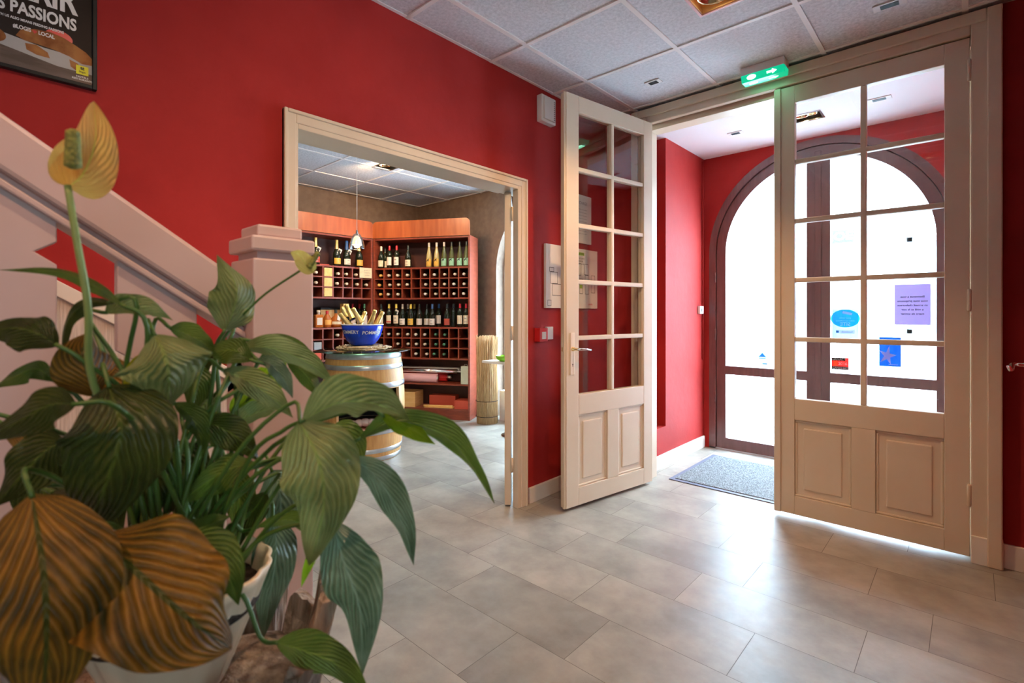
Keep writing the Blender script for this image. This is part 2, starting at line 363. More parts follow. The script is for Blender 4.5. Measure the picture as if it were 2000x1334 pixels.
# ------------------------------------------------------------------ shell
H = 2.71; HV = 2.63; HW = 2.69
def build_floor():
    rows0 = 1.128; W = .305; Lg = .64; offs = {-1: .35, 0: .0, 1: .22, 2: .032, 3: .347, 4: .528, 5: .31, 6: .078, 7: .40, 8: .15, -2: .12, -3: .5, 9: .5, 10: .25}
    rnd = random.Random(5); m = MB(); tones = []
    x0, x1, y0, y1 = -5.75, 3.05, -2.6, 4.62; g = .0009
    n0 = int(math.floor((y0-rows0)/W)); n1 = int(math.ceil((y1-rows0)/W))
    for n in range(n0, n1):
        a, b = max(y0, rows0+n*W), min(y1, rows0+(n+1)*W)
        of = offs.get(n, rnd.random()*Lg); k = int(math.floor((x0-of)/Lg))
        while of+k*Lg < x1:
            c, d = max(x0, of+k*Lg), min(x1, of+(k+1)*Lg); k += 1
            if d-c < .01 or b-a < .01: continue
            m.add([(c+g, a+g, 0), (d-g, a+g, 0), (d-g, b-g, 0), (c+g, b-g, 0)], [(0,1,2,3)]); tones.append(rnd.random())
    nf = len(tones)
    me = bpy.data.meshes.new('floor'); me.from_pydata([tuple(v) for v in m.v], [], m.f); me.update()
    ca = me.color_attributes.new('tone', 'FLOAT_COLOR', 'CORNER')
    for p in me.polygons:
        t = tones[p.index]
        for li in p.loop_indices: ca.data[li].color = (t, t, t, 1)
    me.materials.append(M['floor'])
    o = bpy.data.objects.new('floor', me); C.objects.link(o); o['kind'] = 'structure'; MW[o.name] = Matrix.Identity(4)
    MB().box(x0, x1, y0, y1, -.12, -.0012).build('floor_bed', M['joint'], o)
build_floor()
# main room ceiling with recesses for the lamp and sensors
sp_main = (-.99, -.80, 2.30, 2.49)
holes = [sp_main, (-.40, -.20, .50, .70), (-.25, -.05, -.8, -.6)]
c = struct('ceiling', slab('z', H, H+.12, -2.25, 3.1, -2.6, 3.5, holes), M['ceil'])
g = MB()
xs = [-1.82+.6*i for i in range(9)]; ys = [3.30-.595*i for i in range(11)]
for x in xs: g.box(x-.012, x+.012, -2.55, 3.38, H-.007, H+.001)
for y in ys: g.box(-2.1, 3.0, y-.012, y+.012, H-.0067, H+.0012)
g.box(-2.1, -2.082, -2.55, 3.38, H-.005, H+.001); g.build('ceiling_grid', M['bar'], c)
# vestibule ceiling
sp_v = (-.95, -.78, 4.02, 4.16)
c2 = struct('ceiling', slab('z', HV, HV+.1, -2.3, .3, 3.50, 4.6, [sp_v]), M['white'])
# wine room ceiling
sp_w = (-4.28, -3.86, 2.70, 2.92)
sp_w = (-4.42, -4.10, 2.78, 2.96)
c3 = struct('ceiling', slab('z', HW, HW+.1, -5.75, -2.25, -.6, 4.35, [sp_w]), M['ceil'])
g = MB()
for i in range(6): g.box(-4.41+.6*(i-2)-.011, -4.41+.6*(i-2)+.011, -.5, 4.28, HW-.004, HW+.001)
for i in range(9): g.box(-5.68, -2.25, 2.45+.6*(i-4)-.011, 2.45+.6*(i-4)+.011, HW-.0037, HW+.0012)
g.build('ceiling_grid', M['bar'], c3)
# walls
def two_tone(name, axis, c0, cm, c1, a0, a1, b0, b1, holes, ma, mb_):
    o = struct(name, slab(axis, cm, c1, a0, a1, b0, b1, holes), ma)
    slab(axis, c0, cm, a0, a1, b0, b1, holes).build('wall_lining', mb_, o); return o
wl_ = struct('wall_left', slab('x', -2.17, -2.10, -2.6, 3.50, 0, H, [(.951, 2.42, -1, 2.03)]), M['red'])
slab('x', -2.25, -2.17, -2.6, 3.50, 0, H, [(.951, 2.50, -1, 2.03)]).build('wall_lining', M['brown'], wl_)
struct('wall_front', slab('y', 3.38, 3.50, -2.10, .19, 0, H, [(-1.76, .03, -1, 2.60)]), M['red'])
struct('wall_right', slab('x', .19, .30, 2.0, 3.50, 0, H, [(2.28, 3.12, -1, 2.04)]), M['red'])
struct('wall_side', slab('y', 2.0, 2.1, .30, 3.1, 0, H), M['red'])
struct('wall_lobby', slab('x', 3.0, 3.1, -2.6, 2.0, 0, H, [(-1.3, -.1, 1.1, 2.1)]), M['plain'])
struct('wall_back', slab('y', -2.7, -2.6, -2.25, 3.1, 0, H), M['plain'])
# lobby window behind the camera
wf = MB()
for a in (-1.3, -.72, -.14): wf.box(3.02, 3.07, a, a+.04, 1.1, 2.1)
for b in (1.1, 2.06): wf.box(3.02, 3.07, -1.3, -.1, b, b+.04)
w1 = struct('window_1', wf, M['whitep']); pn = MB(); pn.add([(3.04, -1.28, 1.12), (3.04, -.12, 1.12), (3.04, -.12, 2.08), (3.04, -1.28, 2.08)], [(0, 1, 2, 3)]); pn.build('pane', M['dimpane'], w1)
# vestibule side walls
struct('wall_vestibule_left', slab('x', -2.0, -1.81, 3.50, 4.6, 0, HV, [(3.42, 3.815, .315, 2.7)]), M['red'])
struct('wall_niche', slab('x', -2.06, -2.0, 3.50, 4.6, 0, HV), M['red'])
struct('wall_vestibule_right', slab('x', .03, .19, 3.50, 4.6, 0, HV), M['red'])
# street walls with arches
def arch_wall(name, x0, x1, z1, cx, cz, R, y0, y1, m):
    k = 40; mb = MB(); pts = [(cx-R, 0), (cx-R, cz)]+[(cx-R*math.cos(PI*i/k), cz+R*math.sin(PI*i/k)) for i in range(1, k)]+[(cx+R, cz), (cx+R, 0)]
    top = [(x0, 0), (x0, cz)]+[(max(x0, min(x1, cx-R*1.0*math.cos(PI*i/k))), z1) for i in range(1, k)]+[(x1, cz), (x1, 0)]
    top[1] = (x0, cz); n = len(pts)
    for y in (y0, y1):
        base = [(p[0], y, p[1]) for p in pts]+[(p[0], y, p[1]) for p in top]
        mb.add(base, [(i, i+1, n+i+1, n+i) for i in range(n-1)])
        mb.add([(x0, y, cz), (x0, y, z1), (top[2][0], y, z1)], [(0,1,2)]); mb.add([(x1, y, cz), (x1, y, z1), (top[-3][0], y, z1)], [(0,1,2)])
    mb.add([(p[0], y0, p[1]) for p in pts]+[(p[0], y1, p[1]) for p in pts], [(i, i+1, n+i+1, n+i) for i in range(n-1)])
    mb.add([(x0,y0,0),(x0,y1,0),(x0,y1,z1),(x0,y0,z1),(x1,y0,0),(x1,y1,0),(x1,y1,z1),(x1,y0,z1)], [(0,1,2,3),(4,5,6,7),(3,2,6,7)])
    return struct(name, mb, m)
ACX, ACZ, AR = -.90, 1.755, .863
arch_wall('wall_street', -2.0, .19, 2.9, ACX, ACZ, AR, 4.60, 4.95, M['red'])
arch_wall('wall_wine_street', -5.8, -2.05, 2.9, -3.30, 1.72, .86, 4.28, 4.95, M['brown'])
# wine room walls
struct('wall_wine_left', slab('x', -5.8, -5.68, -.6, 4.28, 0, 2.9), M['brown'])
struct('wall_wine_back', slab('y', -.7, -.6, -5.8, -2.25, 0, 2.9), M['brown'])
# upper storey blocks daylight from above
struct('roof', MB().box(-6, 3.3, -2.8, 4.95, 2.95, 3.05), M['white'])
# skirting
struct('baseboard_left', MB().box(-2.10, -2.082, 2.455, 3.38, 0, .10), M['base'], .003)
struct('baseboard_right', MB().box(.105, .188, 3.362, 3.38, 0, .115), M['base'], .003)
struct('baseboard_vestibule', MB().box(-1.81, -1.792, 3.52, 4.58, 0, .105), M['base'], .003)
struct('baseboard_vestibule_right', MB().box(.012, .03, 3.52, 4.58, 0, .105), M['base'], .003)

# doorway to the wine room: casing and jamb lining
cs = MB(); X0 = -2.10
def casing_x(mb, x_in, x_out):   # frame boards on the wall plane X0
    mb.box(X0, x_out, .893, .945, 0, 2.068); mb.box(X0, x_out, 2.372, 2.424, 0, 2.068); mb.box(X0, x_out, .945, 2.372, 2.016, 2.068)
casing_x(cs, 0, -2.080)
t1 = struct('trim_1', cs, M['trim'], .004)
j = MB(); j.box(-2.26, -2.085, .930, .955, 0, 2.022).box(-2.130, -2.085, 2.342, 2.400, 0, 2.022).box(-2.26, -2.085, .955, 2.342, 1.995, 2.022).box(-2.26, -2.131, 2.342, 2.50, 2.000, 2.022)
j.build('jamb_lining', M['trim'], t1, bev=.003)
j = MB(); j.box(X0, -2.072, .893, .908, 0, 2.068).box(X0, -2.072, 2.409, 2.424, 0, 2.068).box(X0, -2.072, .908, 2.409, 2.053, 2.068)
j.build('moulding', M['trim'], t1, bev=.004)
# open leaf folded back into the wine room
dl = thing('door_3', None, None, (-2.140, 2.335, 0), math.radians(131), kind='structure')
MB().box(0, .70, 0, .04, .012, 1.985).build('leaf', M['trim'], dl, world=False, bev=.003)
for z in (.22, 1.05, 1.80): MB().lathe([(0, 0), (.007, 0), (.007, .09), (0, .09)], (-.004, -.008, z), 10).build('hinge', M['trim'], dl, world=False)

# main door frame (trim_2)
fr = MB()
fr.box(.0, .098, 3.335, 3.38, 0, 2.672); fr.box(-1.83, -1.735, 3.335, 3.38, 0, 2.672); fr.box(-1.735, .0, 3.335, 3.38, 2.585, 2.672)
t2 = struct('trim_2', fr, M['trim'], .006)
f2 = MB(); f2.box(.058, .112, 3.318, 3.336, 0, 2.69).box(-1.845, -1.795, 3.318, 3.336, 0, 2.69).box(-1.795, .058, 3.318, 3.336, 2.632, 2.69); f2.build('moulding', M['trim'], t2, bev=.006)
f3 = MB(); f3.box(-1.76, -1.735, 3.385, 3.51, 0, 2.60).box(.003, .03, 3.395, 3.51, 0, 2.60).box(-1.735, .003, 3.395, 3.51, 2.552, 2.60); f3.box(-.03, .003, 3.440, 3.47, 0, 2.552).box(-.884, -.03, 3.440, 3.47, 2.535, 2.552); f3.build('jamb_lining', M['trim'], t2, bev=.003)
MB().box(.0, .115, 3.325, 3.38, 0, .135).build('plinth_block', M['base'], t2, bev=.004)

def tall_leaf(name, loc, rotz, W, T, flip, handle):
    # local x from hinge, y thickness (0..T), z up.  Ten panes over two fielded panels
    r = thing(name, None, None, loc, rotz, kind='structure')
    Hh = 2.578; z0 = .022; SL = .096; SR = .108; gx0 = SL; gx1 = W-SR; gz0 = .712; gz1 = 2.475; mun = .028
    f = MB(); f.box(0, gx0, 0, T, z0, Hh); f.box(gx1, W, 0, T, z0, Hh); f.box(gx0, gx1, 0, T, gz1, Hh)
    f.box(gx0, gx1, 0, T, .585, gz0); f.box(gx0, gx1, 0, T, z0, .132)
    cxm = (gx0+gx1)/2; f.box(cxm-.055, cxm+.055, 0, T, .132, .585)
    f.build('frame', M['trim'], r, world=False, bev=.003)
    mm = MB(); mm.box(cxm-mun/2, cxm+mun/2, .004, T-.004, gz0, gz1)
    for i in range(1, 5):
        z = gz0+(gz1-gz0)*i/5; mm.box(gx0, gx1, .0045, T-.0045, z-mun/2, z+mun/2)
    mm.build('glazing_bars', M['trim'], r, world=False, bev=.005)
    MB().box(gx0, gx1, T/2-.002, T/2+.002, gz0, gz1).build('glass', M['glass'], r, world=False)
    for a, b in ((gx0, cxm-.055), (cxm+.055, gx1)):
        p = MB(); p.box(a, b, T*.3, T*.7, .132, .585); p.box(a+.045, b-.045, T*.16, T*.84, .177, .54)
        p.build('panel', M['trim'], r, world=False, bev=.006)
        q = MB()
        for (u0, u1, v0, v1) in ((a, b, .132, .146), (a, b, .571, .585), (a, a+.014, .146, .571), (b-.014, b, .146, .571)): q.box(u0, u1, .008, T-.008, v0, v1)
        q.build('panel_moulding', M['trim'], r, world=False, bev=.006)
    for z in (.27, 1.23, 2.36):
        MB().lathe([(0, 0), (.006, .0), (.009, .008), (.009, .102), (.006, .11), (0, .11)], (.002, -.006 if not flip else T+.006, z), 12).build('hinge', M['trim'], r, world=False)
    if handle:
        y = T if flip else 0; s = 1 if flip else -1
        q = MB(); q.box(W-.068, W-.030, min(y, y+s*.006), max(y, y+s*.006), .84, 1.10); q.build('lock_plate', M['plate'], r, world=False, bev=.002)
        hd = MB(); hd.lathe([(.013, 0), (.013, .012), (.008, .018), (.008, .05)], (W-.049, y+s*.004, 1.0), 14, Vector((0, s, 0)))
        hd.tube([(W-.049, y+s*.045, 1.0), (W-.075, y+s*.054, 1.0), (W-.12, y+s*.056, .998), (W-.165, y+s*.05, .992)], [.009, .0085, .007, .006], 10)
        hh = hd.build('handle', M['brass'], r, world=False)
        kh = MB(); disc(kh, (W-.049, y+s*.0066, .905), (1, 0, 0), (0, 0, 1), 0, 0, .0045, .0045, 12); quad(kh, (W-.049, y+s*.0066, .905), (1, 0, 0), (0, 0, 1), -.002, .002, -.014, 0)
        kh.build('keyhole', M['black'], r, world=False)
        MB().box(W-.001, W+.0012, T*.3, T*.7, .85, 1.09).build('latch_plate', M['plate'], r, world=False)
        MB().box(W-.001, W+.012, T*.38, T*.62, .985, 1.015).build('latch', M['steel'], r, world=False, bev=.002)
    return r
# right leaf, closed: hinge at X=0, runs to -X
rl = tall_leaf('door_2', (-.003, 3.392, 0), PI, .88, .046, True, False)
MB().box(.845, .882, .046, .058, .022, 2.578).build('cover_strip', M['trim'], rl, world=False, bev=.004)
# left leaf, open into the hall
ang = math.atan2(2.502-3.337, -1.875+1.729)
ll = tall_leaf('door_1', (-1.729, 3.337, 0), ang, .848, .050, False, False)
# the side towards the wall is y<0 side: leaf occupies y 0..T measured to its left; handle on the room side
def leaf_handle(r, W, T):
    y = T; s = 1
    MB().box(W-.068, W-.030, y, y+.006, .84, 1.10).build('lock_plate', M['plate'], r, world=False, bev=.002)
    hd = MB(); hd.lathe([(.013, 0), (.013, .012), (.008, .018), (.008, .05)], (W-.049, y+.004, 1.0), 14, Vector((0, 1, 0)))
    hd.build('handle_rose', M['brass'], r, world=False)
    hd = MB(); hd.tube([(W-.046, y+.045, 1.0), (W-.075, y+.054, 1.0), (W-.12, y+.056, .998), (W-.165, y+.05, .992)], [.009, .0085, .007, .006], 10); hd.build('handle', M['chrome'], r, world=False)
    kh = MB(); disc(kh, (W-.049, y+.0066, .905), (1, 0, 0), (0, 0, 1), 0, 0, .0045, .0045, 12); quad(kh, (W-.049, y+.0068, .905), (1, 0, 0), (0, 0, 1), -.002, .002, -.014, 0)
    kh.build('keyhole', M['black'], r, world=False)
    MB().box(W-.001, W+.0015, T*.3, T*.7, .85, 1.09).build('latch_plate', M['plate'], r, world=False)
    MB().box(W-.001, W+.010, T*.38, T*.62, .985, 1.012).build('latch', M['brass'], r, world=False, bev=.002)
    MB().box(W-.001, W+.014, T*.62, T-.004, .022, 2.578).build('rebate', M['trim'], r, world=False, bev=.003)
leaf_handle(ll, .848, .050)

# side door in the right wall with lever handle near the corner
sd = thing('door_4', None, None, (.19, 2.29, 0), 0, kind='structure')
MB().box(.20, .24, 2.29, 3.11, .01, 2.03).build('leaf', M['red'], sd, bev=.003)
MB().box(.178, .20, 3.10, 3.14, 0, 2.05).build('jamb_lining', M['red'], sd, bev=.002)
q = MB(); q.box(.193, .200, 3.04, 3.075, .86, 1.10); q.build('lock_plate', M['chrome'], sd, bev=.002)
q = MB(); q.tube([(.198, 3.058, 1.0), (.155, 3.058, 1.0), (.138, 3.045, 1.002), (.130, 3.02, 1.0), (.128, 2.98, .985), (.122, 2.95, .985), (.116, 2.935, 1.0)], [.009, .009, .009, .009, .008, .008, .007], 12); q.build('handle', M['chrome'], sd)

# ------------------------------------------------------------------ street arch doors
def ring(mb, cx, cz, r0, r1, y0, y1, k=40, zb=0, xa=-1, xb=1, a0=0, a1=PI):
    for i in range(k):
        A = a0+(a1-a0)*i/k; B = a0+(a1-a0)*(i+1)/k
        p = [(cx+r*math.cos(a), cz+r*math.sin(a)) for r, a in ((r0, A), (r1, A), (r1, B), (r0, B))]
        mb.prism([(x, y0, z) for x, z in p], (0, y1-y0, 0))
ad = MB(); ring(ad, ACX, ACZ, .805, .863, 4.60, 4.70); ad.box(ACX-.863, ACX-.805, 4.60, 4.70, 0, ACZ); ad.box(ACX+.805, ACX+.863, 4.60, 4.70, 0, ACZ)
ring(ad, ACX, ACZ, .780, .805, 4.677, 4.70); ad.box(ACX-.805, ACX-.780, 4.677, 4.70, 0, ACZ); ad.box(ACX+.780, ACX+.805, 4.677, 4.70, 0, ACZ)
dr = struct('door_5', ad, M['plum'])
def arch_leaf(sgn):
    m = MB(); y0, y1 = 4.615, 4.675
    if sgn < 0: ring(m, ACX, ACZ, .722, .800, y0, y1, 24, a0=PI/2, a1=PI)
    else: ring(m, ACX, ACZ, .722, .800, y0, y1, 24, a0=0, a1=PI/2)
    a, b = (ACX-.800, ACX-.722) if sgn < 0 else (ACX+.722, ACX+.800); m.box(a, b, y0, y1, .012, ACZ)
    c_, d_ = (ACX-.082, ACX-.0025) if sgn < 0 else (ACX+.0025, ACX+.082); m.box(c_, d_, y0, y1, .012, ACZ+.722)
    l, r_ = (b, c_) if sgn < 0 else (d_, a)
    m.box(l, r_, y0, y1, .012, .105); m.box(l, r_, y0, y1, .675, .750)
    o = m.build('leaf_frame', M['plum'], dr)
    gm = MB(); k = 24
    pts = [(l, .105), (r_, .105)]
    xs_ = [l+(r_-l)*i/k for i in range(k+1)]
    tp = [(x, ACZ+math.sqrt(max(0, .722**2-(x-ACX)**2))) for x in xs_]
    for i in range(k): gm.add([(xs_[i], 4.645, .105), (xs_[i+1], 4.645, .105), (xs_[i+1], 4.645, tp[i+1][1]), (xs_[i], 4.645, tp[i][1])], [(0,1,2,3)])
    gm.build('glass', M['glass'], dr)
arch_leaf(-1); arch_leaf(1)
MB().box(ACX-.022, ACX+.022, 4.604, 4.615, .012, ACZ+.76).build('cover_strip', M['plum'], dr, bev=.003)
for z in (.42, .98, 1.50): MB().lathe([(0, 0), (.008, 0), (.008, .10), (0, .10)], (ACX-.806, 4.596, z), 10).build('hinge', M['plum'], dr)
for z in (.42, .98): MB().lathe([(0, 0), (.008, 0), (.008, .10), (0, .10)], (ACX+.806, 4.596, z), 10).build('hinge', M['plum'], dr)
struct('trim_3', MB().box(ACX-.863, ACX+.863, 4.60, 4.95, -.002, .012), M['steel'])
# wine-room arch window
ad = MB(); WCX = -3.30; ring(ad, WCX, 1.72, .80, .86, 4.42, 4.50, 32); ad.box(WCX-.86, WCX-.80, 4.42, 4.50, 0, 1.72); ad.box(WCX+.80, WCX+.86, 4.42, 4.50, 0, 1.72)
ad.box(WCX-.80, WCX+.80, 4.42, 4.50, .0, .08); ad.box(WCX-.03, WCX+.03, 4.43, 4.49, .08, 2.50)
w2 = struct('window_2', ad, M['whitep'])
gm = MB(); k = 24; xs_ = [WCX-.80+1.6*i/k for i in range(k+1)]
for i in range(k):
    f_ = lambda x: 1.72+math.sqrt(max(0, .64-(x-WCX)**2))
    gm.add([(xs_[i], 4.46, .08), (xs_[i+1], 4.46, .08), (xs_[i+1], 4.46, f_(xs_[i+1])), (xs_[i], 4.46, f_(xs_[i]))], [(0,1,2,3)])
gm.build('glass', M['glass'], w2)

# ------------------------------------------------------------------ street
struct('ground', MB().box(-14, 14, 4.95, 14, -.2, -.03), M['street'])
fb = thing('building', 'white rendered house across the street behind the arched door', 'building', (0, 10, 0))
slab('y', 10.0, 10.4, -12, 12, -.03, 7.5, [(-.75, -.15, .9, 2.42)]).build('wall', M['facade'], fb)
for (a, b, z0, z1) in ((-.75, -.15, .9, 2.42),):
    w = MB(); w.box(a, a+.07, 10.1, 10.18, z0, z1).box(b-.07, b, 10.1, 10.18, z0, z1).box(a, b, 10.1, 10.18, z1-.07, z1).box(a, b, 10.1, 10.18, z0, z0+.07).box((a+b)/2-.03, (a+b)/2+.03, 10.11, 10.17, z0, z1)
    w = w.build('window', M['shutter'], fb); MB().box(a, b, 10.14, 10.145, z0, z1).build('pane', M['shutter'], w)
M['signgrey'] = mat('grey_sign_paint', (.02, .022, .025), .6)
sg = thing('shop_sign', 'small dark rectangular hanging sign with white scribbled lettering across the street', 'sign', (-1.45, 9.0, 2.39))
MB().box(-1.61, -1.29, 9.0, 9.03, 2.29, 2.48).build('board', M['signgrey'], sg)
st = MB(); put_text(st, 'JOE', .17, (-1.45, 8.995, 2.385), (1, 0, 0), (0, 0, 1), .006, 1.1); st.build('lettering', M['inkw'], sg)
MB().box(-1.46, -1.44, 9.01, 10.0, 2.48, 2.50).build('bracket', M['shutter'], sg)

# stickers on the street door glass (seen from behind)
GY = 4.640
ex, ez = (1, 0, 0), (0, 0, 1)
def sheet(name, x0, x1, z0, z1, m, label, cat='sticker', y=GY, th=.0015):
    r = thing(name, label, cat, ((x0+x1)/2, y, z0)); MB().box(x0, x1, y-th, y, z0, z1).build('sheet', m, r); return r
YW = GY-.0022
def thin(name, col, tr=.6):
    m = mat(name, col, .5); N, L, b = nodes(m); t = N.new('ShaderNodeBsdfTranslucent'); t.inputs[0].default_value = (*col, 1); x = N.new('ShaderNodeMixShader'); x.inputs[0].default_value = tr
    L.new(b.outputs[0], x.inputs[1]); L.new(t.outputs[0], x.inputs[2]); L.new(x.outputs[0], N['Material Output'].inputs[0]); return m
M['blueink'] = thin('sky_blue_ink', (.0, .30, .62), .75); M['navy'] = thin('navy_ink', (.02, .13, .30), .75); M['palesheet'] = thin('pale_blue_paper', (.42, .50, .60), .75); M['inkt'] = thin('white_sticker_ink', (.8, .82, .85), .5); M['redt'] = thin('red_sticker_ink', (.60, .06, .05), .7); M['orget'] = thin('orange_sticker_ink', (.8, .36, .08), .7); M['figt'] = thin('pale_blue_sticker', (.30, .40, .52), .7)
s = sheet('sticker', -.808, -.635, 1.024, 1.252, M['palesheet'], 'pale square sticker with a blue oval camera notice on the arched door glass')
q = MB(); disc(q, (0, YW, 0), ex, ez, -.722, 1.180, .096, .070, 36); q.build('oval', M['blueink'], s)
q = MB(); put_text(q, 'SITE', .038, (-.722, YW-.0006, 1.135), (-1, 0, 0), (0, 0, 1), .0006)
put_text(q, 'video-surveillance', .017, (-.722, YW-.0006, 1.162), (-1, 0, 0), (0, 0, 1)); put_text(q, 'pour votre', .017, (-.722, YW-.0006, 1.184), (-1, 0, 0), (0, 0, 1))
poly(q, (0, YW-.0006, 0), ex, ez, [(-.735, 1.238), (-.675, 1.222), (-.680, 1.205), (-.742, 1.220)]); q.build('printing', M['inkt'], s)
q = MB(); quad(q, (0, YW-.0006, 0), ex, ez, -.785, -.66, 1.062, 1.090); q.build('caption_bar', M['inkt'], s)
q = MB(); put_text(q, 'facebook', .02, (-.71, YW-.0012, 1.076), (-1, 0, 0), (0, 0, 1)); q.build('caption', M['navy'], s)
q = MB(); quad(q, (0, YW-.0012, 0), ex, ez, -.782, -.764, 1.067, 1.085); q.build('caption_icon', M['navy'], s)
M['lilacpaper'] = thin('lilac_paper', (.34, .28, .42), .62)
s = sheet('notice', -.416, -.209, 1.136, 1.431, M['lilacpaper'], 'lilac paper notice taped high on the right door glass', 'notice')
q = MB()
for i, t_ in enumerate(('Bienvenue a tous', 'nous vous proposons', 'un accueil chaleureux', 'a midi et le soir', 'merci de sonner')):
    put_text(q, t_, .020, (-.312, YW, 1.34-.031*i), (-1, 0, 0), (0, 0, 1), .0004)
q.build('handwriting', M['ink'], s)
s = sheet('sticker', -.508, -.377, .826, 1.043, M['navy'], 'navy sticker with a big white star low on the right door glass')
q = MB(); star = []
for i in range(10):
    a = 2*PI*i/10+.1; r_ = .075 if i % 2 == 0 else .026; star.append((-.458+r_*math.cos(a)*.75, .905+r_*math.sin(a)))
poly(q, (0, YW, 0), ex, ez, star); quad(q, (0, YW, 0), ex, ez, -.475, -.40, .985, 1.002); quad(q, (0, YW, 0), ex, ez, -.45, -.395, .838, .844); q.build('printing', M['inkt'], s)
s = sheet('sticker', -.812, -.698, .779, .873, M['redt'], 'small red satellite television sticker with white words just above the cross rail')
q = MB(); put_text(q, 'CANAL+', .027, (-.765, YW-.001, .860), ex, ez, .0008, .95); put_text(q, '2016', .030, (-.738, YW-.001, .826), ex, ez, .0008); put_text(q, 'CANALSAT', .023, (-.755, YW-.001, .792), ex, ez, .0008, .9); q.build('printing', M['inkt'], s)
q = MB(); quad(q, (0, YW, 0), ex, ez, -.812, -.72, .848, .873); quad(q, (0, YW, 0), ex, ez, -.812, -.698, .779, .805); q.build('black_bars', M['ink'], s)
q = MB(); quad(q, (0, YW, 0), ex, ez, -.800, -.772, .808, .846); q.build('colour_patch', M['orget'], s)
s = sheet('sticker', -1.368, -1.278, .779, .892, M['palesheet'], 'small white sticker with a dark blue triangle on the left door glass')
q = MB(); poly(q, (0, YW, 0), ex, ez, [(-1.352, .845), (-1.292, .845), (-1.322, .880)]); quad(q, (0, YW, 0), ex, ez, -1.348, -1.296, .832, .838); quad(q, (0, YW, 0), ex, ez, -1.32, -1.285, .784, .792); q.build('printing', M['navy'], s)
# pale figure transfer on the left glass
fg = MB(); o_ = (0, GY-.0012, 0)
disc(fg, o_, ex, ez, -1.268, 1.375, .013, .015, 14)
poly(fg, o_, ex, ez, [(-1.283, 1.355), (-1.255, 1.355), (-1.250, 1.285), (-1.284, 1.285)])
poly(fg, o_, ex, ez, [(-1.283, 1.352), (-1.306, 1.300), (-1.300, 1.296), (-1.280, 1.330)])
poly(fg, o_, ex, ez, [(-1.284, 1.285), (-1.268, 1.285), (-1.270, 1.215), (-1.280, 1.215)]); poly(fg, o_, ex, ez, [(-1.267, 1.285), (-1.250, 1.285), (-1.256, 1.222), (-1.264, 1.222)])
solo('sticker', fg, M['figt'], 'faint blue cut-out sticker of a walking figure on the left door glass', 'sticker')

# ------------------------------------------------------------------ fixtures
def downlight(hole, zc, m_in, label, lamps, dep=.10, fr_=None):
    x0, x1, y0, y1 = hole
    r = thing('recessed_spotlight', label, 'ceiling light', ((x0+x1)/2, (y0+y1)/2, zc))
    f = slab('z', zc-.006, zc+.002, x0-.012, x1+.012, y0-.012, y1+.012, [(x0, x1, y0, y1)]); f.build('frame', fr_ or M['chrome'], r, bev=.001)
    b = MB(); e = .001
    b.box(x0+e, x1-e, y0+e, y1-e, zc+dep, zc+dep+.01)
    b.box(x0+e, x0+.004, y0+e, y1-e, zc, zc+dep); b.box(x1-.004, x1-e, y0+e, y1-e, zc, zc+dep); b.box(x0+.004, x1-.004, y0+e, y0+.004, zc, zc+dep); b.box(x0+.004, x1-.004, y1-.004, y1-e, zc, zc+dep)
    b.build('housing', m_in, r)
    for (lx, ly, rad) in lamps:
        MB().lathe([(rad*.35, .045), (rad*.7, .03), (rad*.95, .008), (rad, 0), (rad*1.08, .004)], (lx, ly, zc+.012), 24).build('reflector', M['refl'], r)
        MB().lathe([(0, 0), (rad*.3, .004), (rad*.34, .02), (0, .03)], (lx, ly, zc+.02), 16).build('bulb', M['lamp'], r)
    return r
downlight(sp_main, H, M['pinebox'], 'square recessed spotlight glowing in the hall ceiling near the exit sign', [(-.895, 2.395, .075)], fr_=M['pinkpaper'])
downlight(sp_v, HV, M['black'], 'recessed twin spotlight in the white vestibule ceiling seen through the glazed door', [(-.905, 4.09, .045), (-.835, 4.09, .03)])
downlight(sp_w, HW, M['black'], 'dark oblong recessed spotlight in the wine room ceiling', [(-4.345, 2.865, .055), (-4.20, 2.865, .04)])
downlight((-.40, -.20, .50, .70), H, M['black'], 'square recessed spotlight in the hall ceiling above the camera', [(-.3, .6, .075)])
downlight((-.25, -.05, -.8, -.6), H, M['black'], 'square recessed spotlight in the hall ceiling behind the camera', [(-.15, -.7, .075)])
def sensor(x, y, z, sx, sy, label):
    r = thing('ceiling_sensor', label, 'sensor', (x, y, z), group='small ceiling sensors')
    MB().box(x-sx/2, x+sx/2, y-sy/2, y+sy/2, z-.006, z).build('plate', M['whitep'], r, bev=.0015)
    MB().box(x-sx/3.6, x+sx/3.6, y-sy/3.2, y+sy/3.2, z-.008, z-.006).build('lens', M['black'], r)
sensor(-1.508, 3.004, H-.001, .10, .06, 'small white ceiling sensor with black window, above the open glazed door')
sensor(-.289, 3.014, H-.001, .13, .06, 'small white ceiling sensor with black window, at the top right above the closed door')
sensor(-1.357, 4.077, HV, .11, .06, 'small ceiling sensor seen through the open doorway in the vestibule')
sensor(-.444, 4.066, HV, .13, .06, 'small ceiling sensor seen through the upper right pane of the closed door')
